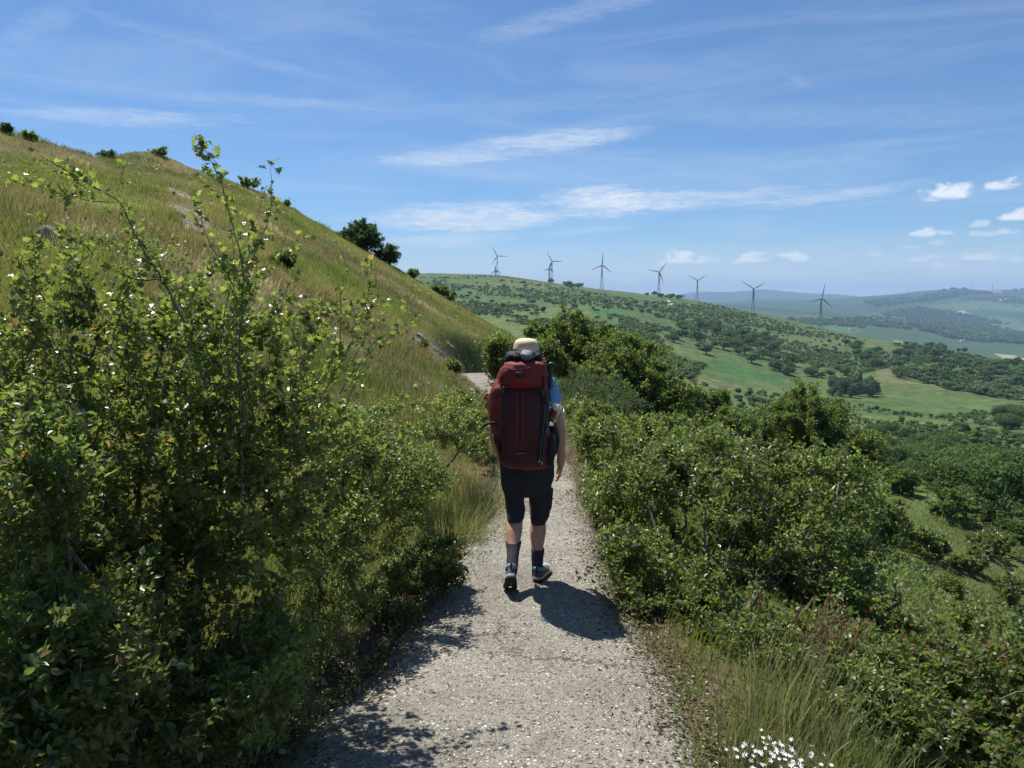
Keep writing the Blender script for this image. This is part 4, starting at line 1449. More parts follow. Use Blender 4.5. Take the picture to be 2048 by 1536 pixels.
scatter_flowers(640, 990, 740, 900, 46, (.42, .02, .03), 91, 'scattered red wildflowers in the grass of the left bank', 'red_wildflowers')
scatter_flowers(20, 140, 560, 620, 12, (.80, .42, .02), 92, 'few orange wildflowers behind the large hawthorn', 'orange_wildflowers')
scatter_flowers(700, 960, 640, 860, 120, (.75, .72, .60), 93, 'pale speckles of tiny flowers in the grass slope', 'pale_wildflowers')


def twig(pts, r, seed, label, lift=.012):
    rng = np.random.default_rng(seed)
    q = []
    for u, v in pts:
        x, y, ok = hit(u, v, 1.5, 12)
        q.append((x[0], y[0], max(gz(x[0], y[0]), path_z(y[0])) + lift))
    q = np.array(q)
    s = np.linspace(0, 1, 22)
    pp = np.stack([np.interp(s, np.linspace(0, 1, len(q)), q[:, i]) for i in range(3)], -1) + rng.normal(0, .003, (22, 3)) * [1, 1, .2]
    pr = list(range(-1, 21)); P = [pp]; rr = list(np.linspace(r, r * .4, 22))
    k = 22
    for _ in range(6):
        i = int(rng.integers(5, 20)); e = pp[i] + np.array((rng.normal(0, .05), rng.normal(.04, .05), abs(rng.normal(.02, .02))))
        P.append(e[None]); pr.append(i); rr.append(r * .35); k += 1
    v, f = branch_mesh(np.concatenate(P), pr, rr, 6)
    o = add_mesh('fallen_twig', v, f, MAT_BARK, smooth=True)
    tag(o, label, 'twig')


twig([(705, 1400), (745, 1360), (790, 1330), (795, 1295), (780, 1270)], .006, 95, 'dry forked twig lying on the left side of the concrete path')
twig([(875, 1508), (910, 1522), (950, 1530)], .003, 96, 'thin straight twig on the concrete at the bottom edge')


# ------------------------------------------------------------------ rocks
def rock_mat(t):
    oc = objcoord(t)
    n = t.noise(oc, 5, 6, .65)
    c = t.ramp(n, [(.28, (.09, .085, .075)), (.5, (.20, .19, .17)), (.72, (.34, .325, .30))])
    o2 = t.mapr(t.noise(oc, 11, 4, .6), .58, .68, 0, .7, True)
    c = t.mix(o2, c, (.26, .17, .08))
    return principled(t, c, .9, t.bump(n, .7, .03), spec=.2)


MAT_ROCK = material('limestone', rock_mat)


ICO3 = ico(3)


def rock(u, v, y, wu, wv, seed, label, depth=.6, sink=.35, tilt=0.0):
    rng = np.random.default_rng(seed)
    V, F = ICO3
    V = V.copy()
    for _ in range(9):                           # chip flat faces
        n = norm(rng.normal(size=3)); d = rng.uniform(.55, .85)
        k = V @ n
        V = V - np.outer(np.maximum(k - d, 0), n)
    V = V * (1 + .16 * fbm(V[:, 0] * 3 + V[:, 2] * 2, V[:, 1] * 3, 1.0, 3, seed))[:, None]
    sx, sz = wu * y / 1479 / 2, wv * y / 1479 / 2
    V = V * [sx, max(sx, sz) * depth, sz]
    c, s = math.cos(tilt), math.sin(tilt)
    V = np.stack([V[:, 0] * c - V[:, 2] * s, V[:, 1], V[:, 0] * s + V[:, 2] * c], -1)
    dx, _ = pdir(u, v)
    x = float(dx * y)
    V = V + [x, y, gz(x, y) + sz * (1 - sink * 2) * .6]
    o = add_mesh('rock', V, F, MAT_ROCK, smooth=False)
    tag(o, label, 'rock')


def rock_at(u, v, wu, wv, seed, label, **kw):
    x, y, ok = hit(u, v, 3, 60)
    rock(u, v, float(y[0]), wu, wv, seed, label, **kw)


rock_at(95, 480, 80, 46, 301, 'weathered grey boulder with rusty underside behind the hawthorn at left', tilt=-.35)
rock_at(358, 432, 30, 15, 302, 'pale broken rock beside the bare soil patch high on the slope', tilt=-.5)
rock_at(395, 452, 24, 12, 303, 'flat rock right of the bare soil patch on the slope', tilt=-.5)
rock_at(345, 388, 24, 12, 304, 'small flat stone above the bare soil patch', tilt=-.4)
rock_at(465, 470, 18, 24, 305, 'upright grey stone among the hawthorn shoots', tilt=.1)
rock_at(642, 474, 12, 9, 306, 'upper of two pale stones below the skyline tree')
rock_at(668, 486, 14, 11, 307, 'lower of two pale stones below the skyline tree')
rock_at(845, 680, 34, 14, 308, 'upper slanting slab of layered grey rock above the path bend', tilt=-.75, depth=.5)
rock_at(872, 704, 40, 15, 309, 'middle slanting slab of layered grey rock above the path bend', tilt=-.75, depth=.5)
rock_at(902, 730, 36, 12, 311, 'lowest slanting slab of layered grey rock nearest the path bend', tilt=-.7, depth=.5)
rock_at(895, 690, 36, 10, 310, 'bluish flaky rock right of the long slanting slab', tilt=-.6, depth=.4)
for i, (u, v, w, lab) in enumerate([(1325, 1490, 36, 'dark crumbling stone lump at the bottom right path edge'), (1310, 1440, 20, 'small dark stone on the right side of the concrete'), (1300, 1345, 26, 'flat dark clod at the right path edge below the hiker\'s shadow'),
                                    (1352, 1442, 16, 'tiny brown stone beside the dark litter at the right edge'), (1128, 1108, 7, 'single pebble right of the hiker\'s feet')]):
    rock_at(u, v, w, w * .5, 320 + i, lab)


# ------------------------------------------------------------------ the hiker
def cloth_mat(name, col, rough=.75, weave=420, amt=.25, fold=None, spec=.3, var=.18, sheen=0.0):
    def fn(t):
        oc = objcoord(t)
        n = t.noise(oc, 12, 5, .6)
        w = t.noise(oc, weave, 2, .5)
        c = t.vmath('SCALE', t.mix(0.0, col, col), t.mapr(n, .3, .7, 1 - var, 1 + var))
        h = t.math('ADD', t.math('MULTIPLY', n, 1.6), t.math('MULTIPLY', w, .25))
        p = principled(t, c, rough, t.bump(h, amt, .012), spec=spec)
        return p
    return material(name, fn)


def skin_fn(t):
    oc = objcoord(t)
    c = t.mix(t.noise(oc, 30, 4, .6), (.50, .26, .17), (.60, .36, .26))
    c = t.mix(t.mapr(t.noise(oc, 7, 3, .6), .4, .65, 0, .35), c, (.52, .22, .15))
    p = t.new('ShaderNodeBsdfPrincipled')
    t.put(p.inputs['Base Color'], c)
    p.inputs['Roughness'].default_value = .5
    p.inputs['Specular IOR Level'].default_value = .35
    p.inputs['Subsurface Weight'].default_value = .4
    p.inputs['Subsurface Radius'].default_value = (.02, .007, .004)
    p.inputs['Subsurface Scale'].default_value = .6
    return p.outputs[0]


MAT_SKIN = material('skin', skin_fn)
MAT_RED_NYLON = cloth_mat('red_nylon', (.20, .015, .015), .55, 500, .8, spec=.4)
MAT_WINE = cloth_mat('dark_wine_fabric', (.055, .010, .016), .6, 300, .7, spec=.35)
MAT_BLACKF = cloth_mat('black_fabric', (.016, .015, .018), .7, 400, .4)
MAT_SHORTS = cloth_mat('charcoal_fabric', (.030, .028, .034), .8, 500, .6)
MAT_SHIRT = cloth_mat('blue_jersey', (.15, .33, .60), .8, 500, .3)
MAT_HAT = cloth_mat('beige_cotton', (.66, .53, .35), .85, 500, .3, var=.1)
MAT_SOCK = cloth_mat('grey_sock', (.045, .04, .05), .9, 700, .4)
MAT_GREY = cloth_mat('grey_fabric', (.17, .18, .20), .6, 300, .4)
MAT_ORANGE = cloth_mat('orange_red_zip', (.19, .022, .018), .5, 300, .2)
MAT_SHOE = cloth_mat('shoe_upper', (.075, .085, .10), .7, 400, .3)
MAT_SHOEB = cloth_mat('pale_blue_trim', (.16, .30, .42), .6, 400, .2)
MAT_MIDSOLE = cloth_mat('cream_midsole', (.48, .43, .34), .6, 300, .15)
MAT_OUTSOLE = cloth_mat('dark_rubber', (.035, .032, .03), .75, 120, .4)
MAT_STEEL = material('brushed_steel', lambda t: principled(t, (.78, .76, .72), t.mapr(t.noise(objcoord(t), 90, 3, .6), .3, .7, .30, .48), metal=1.0))
MAT_PLASTIC = material('black_plastic', lambda t: principled(t, (.018, .018, .02), .4))
MAT_SHAFT = material('dark_blue_shaft', lambda t: principled(t, (.03, .05, .075), .3, metal=.5))


def loft(rings, cap=True, close=True):
    n = len(rings[0]); m = len(rings)
    V = np.concatenate([np.asarray(r, float) for r in rings])
    idx = np.arange(n * m).reshape(m, n)
    a = np.roll(idx, -1, 1)
    F = [np.stack([idx[:-1], a[:-1], a[1:], idx[1:]], -1).reshape(-1, 4)]
    if cap:
        T = []
        for k, o in ((0, 1), (m - 1, 0)):
            c = len(V); V = np.concatenate([V, V[idx[k]].mean(0)[None]])
            T += [(idx[k][(i + 1) % n], idx[k][i], c) if o else (idx[k][i], idx[k][(i + 1) % n], c) for i in range(n)]
        F.append(np.array(T))
    return V, F


def sring(c, rx, ry, n=28, p=2.0, ax=(1, 0, 0), ay=(0, 1, 0)):
    th = np.linspace(0, 2 * math.pi, n, endpoint=False)
    cx = np.sign(np.cos(th)) * np.abs(np.cos(th)) ** (2 / p); sy = np.sign(np.sin(th)) * np.abs(np.sin(th)) ** (2 / p)
    return np.asarray(c, float) + np.outer(cx * rx, ax) + np.outer(sy * ry, ay)


def uvrings(rows, n=32, p=2.4, sub=4):
    """rows: v, uL, uR, y, half depth -> rings, smoothly resampled"""
    A = np.array(rows, float)
    s = np.arange(len(A)); t = np.linspace(0, len(A) - 1, (len(A) - 1) * sub + 1)
    B = np.stack([np.interp(t, s, A[:, i]) for i in range(A.shape[1])], -1)
    for _ in range(sub // 2):
        B[1:-1] = .25 * B[:-2] + .5 * B[1:-1] + .25 * B[2:]
    out = []
    for r in B:
        v, ul, ur, y, ry = r[:5]
        out.append(sring(pix((ul + ur) / 2, v, y), (ur - ul) / 2 * y / 1479, ry, n, p))
    return out


def wrinkle(V, amp, sc, seed, c=None):
    """push points along the direction from the axis by folded noise"""
    ctr = V.mean(0) if c is None else c
    d = V - ctr; d[:, 2] *= .15
    d = norm(d)
    f = fbm(V[:, 0] * 1.0 + V[:, 1] * .8 + V[:, 2] * .35, V[:, 2] * .6 + V[:, 1] * .4 - V[:, 0] * .2, sc, 4, seed)
    return V + d * (amp * f)[:, None]


def tube(pts, r, sides=10, smooth=3, n=None):
    q = np.asarray(pts, float)
    n = n or max(8, 5 * len(q))
    seg = np.linalg.norm(np.diff(q, axis=0), axis=1); s = np.concatenate([[0], np.cumsum(seg)])
    t = np.linspace(0, s[-1], n)
    pp = np.stack([np.interp(t, s, q[:, i]) for i in range(3)], -1)
    for _ in range(smooth): pp[1:-1] = .25 * pp[:-2] + .5 * pp[1:-1] + .25 * pp[2:]
    rr = np.interp(t, s, np.broadcast_to(r, (len(q),))) if np.ndim(r) else np.full(n, r)
    d = np.gradient(pp, axis=0)
    a, b = frames(d)
    th = np.linspace(0, 2 * math.pi, sides, endpoint=False)
    rings = [pp[i] + rr[i] * (np.outer(np.cos(th), a[i]) + np.outer(np.sin(th), b[i])) for i in range(n)]
    return loft(rings)


def ribbon(pts, w, t, side):
    """flat strap"""
    q = np.asarray(pts, float)
    n = 6 * len(q)
    s = np.linspace(0, 1, len(q)); u = np.linspace(0, 1, n)
    pp = np.stack([np.interp(u, s, q[:, i]) for i in range(3)], -1)
    for _ in range(4): pp[1:-1] = .25 * pp[:-2] + .5 * pp[1:-1] + .25 * pp[2:]
    d = norm(np.gradient(pp, axis=0))
    sd = norm(np.asarray(side, float) - (d @ np.asarray(side, float))[:, None] * d); nn = np.cross(d, sd)
    rings = [np.array([pp[i] + sd[i] * w / 2 * a + nn[i] * t / 2 * b for a, b in ((1, 1), (-1, 1), (-1, -1), (1, -1))]) for i in range(n)]
    return loft(rings)


def part(name, VF, mat, parent, smooth=True):
    return add_mesh(name, VF[0], VF[1], mat, parent, smooth=smooth)


def merge(*vfs):
    V, F4, F3, o = [], [], [], 0
    for v, f in vfs:
        V.append(v)
        for g in (f if isinstance(f, list) else [f]):
            g = np.asarray(g) + o
            (F4 if g.shape[1] == 4 else F3).append(g)
        o += len(v)
    return np.concatenate(V), [np.concatenate(x) for x in (F4, F3) if x]


def skin_body(parent):
    J = []; E = []; RAD = []

    def j(u, v, y, r, p=None):
        J.append(pix(u, v, y)); RAD.append(r if isinstance(r, tuple) else (r, r))
        k = len(J) - 1
        if p is not None: E.append((p, k))
        return k
    pel = j(1053, 935, 5.09, (.125, .105))
    wa = j(1053, 880, 5.08, (.125, .10), pel)
    ch = j(1053, 815, 5.06, (.14, .105), wa)
    up = j(1053, 770, 5.06, (.12, .09), ch)
    nb = j(1053, 745, 5.08, .062, up)
    nk = j(1053, 730, 5.10, .056, nb)
    hd = j(1053, 712, 5.125, .08, nk)
    h2 = j(1053, 698, 5.135, .09, hd)
    j(1053, 686, 5.135, .07, h2)
    # right arm, hanging
    s = j(1090, 765, 5.07, .06, up)
    a = j(1106, 805, 5.06, .048, s)
    e = j(1119, 850, 5.05, .041, a)
    f = j(1121.5, 878, 5.06, .039, e)
    w = j(1122, 915, 5.09, (.026, .03), f)
    pm = j(1121.5, 929, 5.105, (.018, .036), w)
    p2 = j(1121, 938, 5.115, (.016, .038), pm)
    for yo, ln, cu in ((-.034, 14, 3.5), (-.012, 19, 4.5), (.012, 20, 5), (.034, 18, 5)):
        b0 = j(1121, 942, 5.118 + yo, .0098, p2)
        b1 = j(1120.3 - cu * .2, 942 + ln * .5, 5.128 + yo, .0092, b0)
        b2 = j(1118 - cu * .6, 942 + ln * .85, 5.130 + yo * .95, .0086, b1)
        j(1114.5 - cu * .7, 942 + ln * 1.05, 5.126 + yo * .9, .0075, b2)
    t0 = j(1119, 931, 5.145, .013, pm)
    t1 = j(1116, 940, 5.165, .011, t0)
    j(1114, 949, 5.172, .009, t1)
    # left arm, forearm swung forward to the belt
    s = j(1016, 765, 5.07, .06, up)
    a = j(1000, 808, 5.06, .047, s)
    e = j(988, 850, 5.03, .041, a)
    f = j(990, 880, 5.06, .039, e)
    w = j(1000, 914, 5.14, .028, f)
    pm = j(1006, 926, 5.19, (.018, .034), w)
    p2 = j(1007, 934, 5.21, (.016, .036), pm)
    for yo, ln in ((-.03, 13), (-.01, 17), (.012, 18), (.033, 16)):
        b0 = j(1007.5, 938, 5.215 + yo, .0098, p2)
        b1 = j(1010, 938 + ln * .5, 5.228 + yo, .0092, b0)
        j(1014, 938 + ln * .9, 5.232 + yo, .008, b1)
    t0 = j(1009, 929, 5.235, .012, pm)
    j(1013, 938, 5.25, .010, t0)
    # legs
    h = j(1078, 955, 5.09, .085, pel)
    k = j(1077, 1005, 5.10, .073, h)
    k = j(1076.5, 1045, 5.12, .056, k)
    k = j(1075.8, 1064, 5.095, (.060, .066), k)
    k = j(1075, 1085, 5.09, .050, k)
    k = j(1074.8, 1112, 5.075, .036, k)
    k = j(1074.5, 1146, 5.07, .030, k)
    j(1077, 1158, 5.12, .030, k)
    h = j(1028, 955, 5.08, .085, pel)
    k = j(1029, 1005, 5.05, .073, h)
    k = j(1030, 1042, 5.00, .056, k)
    k = j(1028.2, 1060, 4.95, (.060, .066), k)
    k = j(1027, 1082, 4.905, .048, k)
    k = j(1026, 1108, 4.84, .034, k)
    k = j(1024, 1138, 4.757, .028, k)
    j(1022, 1168, 4.79, .030, k)
    me = bpy.data.meshes.new('body')
    me.from_pydata([tuple(map(float, p)) for p in J], E, [])
    o = bpy.data.objects.new('body_tmp', me); COL.objects.link(o)
    o.modifiers.new('skin', 'SKIN')
    sk = me.skin_vertices[0].data
    for i, r in enumerate(RAD): sk[i].radius = r
    sk[0].use_root = True
    o.modifiers.new('smooth', 'SUBSURF').levels = 2
    o.modifiers['smooth'].render_levels = 2
    dg = bpy.context.evaluated_depsgraph_get()
    new = bpy.data.meshes.new_from_object(o.evaluated_get(dg))
    bpy.data.objects.remove(o)
    new.name = 'body'
    new.materials.clear(); new.materials.append(MAT_SKIN)
    new.polygons.foreach_set('use_smooth', np.ones(len(new.polygons), bool))
    return link('body', new, parent)


def shoe(parent, heel, toe, upv, ln=.285):
    """heel, toe: ground-side points of the sole"""
    heel, toe = np.asarray(heel, float), np.asarray(toe, float)
    fy = (toe - heel) / np.linalg.norm(toe - heel)
    uz = np.asarray(upv, float); uz = uz - (uz @ fy) * fy; uz /= np.linalg.norm(uz)
    sx = np.cross(fy, uz)
    M = lambda P: heel + np.outer(P[:, 0], sx) + np.outer(P[:, 1], fy) + np.outer(P[:, 2], uz)
    # half width along the length
    L = np.array([0, .02, .06, .11, .16, .205, .245, .272, .285]) * ln / .285
    Wd = np.array([.018, .033, .038, .036, .042, .047, .043, .030, .012])

    def slab(z0, z1, grow, n=1):
        th = []
        for s in (1, -1):
            it = range(len(L)) if s > 0 else range(len(L) - 1, -1, -1)
            th += [(s * (Wd[i] + grow), L[i] - (.004 if i == 0 else 0), 0) for i in it]
        P = np.array(th)
        t = np.linspace(0, 1, len(P) * 3, endpoint=False) * len(P)
        Q = np.stack([np.interp(t, np.arange(len(P) + 1), np.append(P[:, i], P[0, i])) for i in range(3)], -1)
        for _ in range(2): Q = .25 * np.roll(Q, 1, 0) + .5 * Q + .25 * np.roll(Q, -1, 0)
        spring = .030 * np.clip((Q[:, 1] / ln - .72) / .28, 0, 1) ** 2 + .006 * np.clip((.12 - Q[:, 1] / ln) / .12, 0, 1)
        rings = []
        for z, g in ((z0, -.003), (z0 + .003, 0), (z1 - .003, 0), (z1, -.003)):
            q = Q.copy(); q[:, 0] *= 1 + g / .04; q[:, 2] = z + spring * (1 - .3 * (z > .02)); rings.append(M(q))
        return loft(rings)
    n = 24
    # upper: stations along the foot, arch-shaped sections
    st = [(.004, .024, .075), (.03, .033, .082), (.065, .036, .080), (.10, .036, .088), (.14, .040, .078), (.18, .044, .062), (.22, .043, .052), (.255, .034, .042), (.278, .016, .030)]
    th = np.linspace(0, math.pi, n)
    rings = []
    for y, w, h in st:
        x = np.cos(th) * w; z = .022 + np.sin(th) ** .8 * (h - .022)
        sp = .022 * max(0, (y / .285 - .72) / .28) ** 2
        top = np.stack([x, np.full(n, y), z + sp], -1)
        bot = np.stack([np.linspace(-w, w, 6)[1:-1], np.full(4, y), np.full(4, .02 + sp)], -1)
        rings.append(M(np.concatenate([top, bot])))
    root = part('shoe', loft(rings), MAT_SHOE, parent)
    part('sole', slab(0, .014, .003), MAT_OUTSOLE, root)
    # tread lugs under the sole
    lug = []
    for i in range(9):
        y = .02 + i * .028
        w = np.interp(y, L, Wd)
        for s in (-1, 1):
            b = np.array([(s * w * .25, y - .008, -.004), (s * w * .9, y - .008, -.004), (s * w * .9, y + .008, -.004), (s * w * .25, y + .008, -.004)])
            t = b.copy(); t[:, 2] = .004
            sp = .030 * max(0, (y / ln - .72) / .28) ** 2
            b[:, 2] += sp; t[:, 2] += sp
            lug.append(loft([M(b), M(t)]))
    part('tread', merge(*lug), MAT_OUTSOLE, root, False)
    part('midsole', slab(.013, .032, .001), MAT_MIDSOLE, root)
    rng_ = [M(np.stack([np.cos(a) * (.034 + d), .052 + np.sin(a) * (.046 + d), .082 + .010 * np.cos(a * 1 + math.pi / 2) * 0 + z + 0 * a + .012 * np.clip(-np.sin(a), 0, 1)], -1)) for a in [np.linspace(0, 2 * math.pi, 24, endpoint=False)] for d, z in ((0, -.012), (.005, 0), (.003, .012), (-.004, .014), (-.007, .004))]
    part('collar', loft(rng_, cap=False), MAT_SHOEB, root)
    part('pull_tab', ribbon(M(np.array([(0, .0, .055), (0, -.008, .09), (0, -.004, .118), (0, .01, .112)])), .012, .003, sx), MAT_BLACKF, root)
    lace = [tube(M(np.array([(-.026, y, h - .006), (0, y + .004, h + .004), (.026, y, h - .006)])), .0028, 6) for y, h in ((.125, .084), (.145, .077), (.165, .069))]
    part('laces', merge(*lace), MAT_SHOEB, root)
    return root


def build_hiker():
    base = np.array((.10, 5.0, float(path_z(5.0)) + .012))
    P = empty('person', base)
    tag(P, 'hiker in beige sun hat, blue shirt and dark shorts walking away along the path', 'person')
    skin_body(P)
    # shorts
    pelvis = loft(uvrings([(895, 1001, 1105, 5.06, .125), (925, 998, 1108, 5.06, .14), (955, 1000, 1107, 5.06, .142), (975, 1003, 1103, 5.06, .125), (988, 1010, 1096, 5.06, .09)], 36, 2.3))
    ll = loft(uvrings([(945, 1001, 1053, 5.06, .12), (972, 1003, 1051.5, 5.055, .108), (1000, 1007, 1050, 5.04, .097), (1025, 1011, 1049, 5.01, .088), (1036, 1012, 1048.5, 4.995, .085), (1040, 1014, 1047, 4.99, .078)], 30, 2.2))
    rl = loft(uvrings([(945, 1052, 1107, 5.06, .12), (972, 1053.5, 1103, 5.07, .108), (1000, 1056, 1100, 5.09, .097), (1025, 1058, 1096.5, 5.115, .088), (1041, 1059, 1094, 5.12, .085), (1045, 1061, 1092, 5.12, .078)], 30, 2.2))
    sh = merge((wrinkle(wrinkle(pelvis[0], .016, .10, 401), .010, .04, 404), pelvis[1]), (wrinkle(wrinkle(ll[0], .020, .09, 402), .012, .04, 405), ll[1]), (wrinkle(wrinkle(rl[0], .020, .09, 403), .012, .04, 406), rl[1]))
    so = part('shorts', sh, MAT_SHORTS, P)
    pk = uvrings([(978, 1088, 1107, 5.05, .05), (990, 1086, 1106, 5.05, .055), (1012, 1086, 1104, 5.07, .055), (1020, 1088, 1101, 5.08, .045)], 16, 3)
    part('cargo_pocket', loft(pk), MAT_SHORTS, so)
    # shirt
    body = loft(uvrings([(748, 1036, 1070, 5.08, .06), (756, 1012, 1094, 5.07, .09), (775, 1003, 1102, 5.06, .115), (820, 1004, 1101, 5.06, .125), (880, 1006, 1100, 5.07, .122), (912, 1004, 1103, 5.07, .13)], 32, 2.4))
    sl = []
    for s, pts in ((1, [(1086, 758, 5.07), (1098, 772, 5.065), (1106, 788, 5.06), (1111.5, 806, 5.055)]), (-1, [(1020, 758, 5.07), (1008, 772, 5.065), (1002, 790, 5.06), (998, 806, 5.055)])):
        v, f = tube([pix(*q) for q in pts], np.array([.064, .060, .054, .053]), 20, 1, 14)
        sl.append((wrinkle(v, .012, .07, 410 + s), f))
    part('shirt', merge((wrinkle(body[0], .01, .09, 405), body[1]), *sl), MAT_SHIRT, P)
    # hat
    dome = []
    for k, (v, ul, ur) in enumerate([(676.5, 1046, 1059), (677.5, 1038, 1067), (680, 1032, 1073), (685, 1029, 1077), (693, 1027, 1078.5), (703, 1026.5, 1079), (712, 1026, 1079.5)]):
        dome.append((v, ul, ur, 5.135, (ur - ul) / 2 * 5.135 / 1479 * 1.08))
    dv, df = loft(uvrings(dome, 32, 2.1, 3))
    hat = part('sun_hat', (wrinkle(dv, .006, .05, 421), df), MAT_HAT, P)
    hc = pix(1053, 711, 5.135)
    th = np.linspace(0, 2 * math.pi, 40, endpoint=False)
    br = []
    for r, dz in ((.085, 0), (.10, -.008), (.12, -.020), (.138, -.034), (.138, -.038), (.118, -.025), (.085, -.006)):
        droop = 1 + .5 * np.sin(th * 2 + .6) * (r > .1)
        br.append(hc + np.stack([np.cos(th) * r, np.sin(th) * r * 1.05, dz * droop + .003 * np.sin(th * 5) * (r > .11)], -1))
    part('brim', loft(br, cap=False), MAT_HAT, hat)
    part('hat_band', loft([hc + np.stack([np.cos(th) * r, np.sin(th) * r * 1.08, 0 * th + z], -1) for r, z in ((.0885, .004), (.0895, .008), (.0895, .024), (.0885, .028))], cap=False), MAT_HAT, hat)
    # socks
    for rows, sd in (([(1083, 1010.5, 1043, 4.903, .056), (1085, 1010.2, 1043.3, 4.90, .057), (1089, 1010.8, 1042.6, 4.89, .056), (1105, 1013, 1039, 4.845, .050), (1122, 1013, 1037.5, 4.80, .05), (1138, 1012, 1036, 4.757, .048), (1150, 1011, 1034, 4.74, .048)], 1),
                     ([(1098, 1061.2, 1089.3, 5.083, .051), (1100, 1061, 1089.6, 5.082, .052), (1104, 1061.5, 1089, 5.08, .050), (1118, 1062.5, 1087.5, 5.072, .048), (1134, 1063.5, 1085.5, 5.066, .040), (1148, 1063.5, 1086, 5.07, .044), (1154, 1064, 1088, 5.08, .044)], 2)):
        v, f = loft(uvrings(rows, 22, 2.1))
        part('sock', (wrinkle(v, .004, .03, 430 + sd), f), MAT_SOCK, P)
    # shoes: the trailing left one up on its toes, the right one flat
    toe = pix(1020, 1187, 4.87); toe[2] = float(path_z(4.87)) + .012
    heel = pix(1022, 1158, 4.655)
    shoe(P, heel, toe + (toe - heel) * .08 - np.array([0, 0, .008]), (0, .55, .85))
    h2 = pix(1073, 1167, 5.0); h2[2] = float(path_z(5.0)) + .017
    t2 = h2 + np.array((.085, .27, 0)); t2[2] = float(path_z(t2[1])) + .017
    shoe(P, h2, t2, (0, 0, 1))


build_hiker()


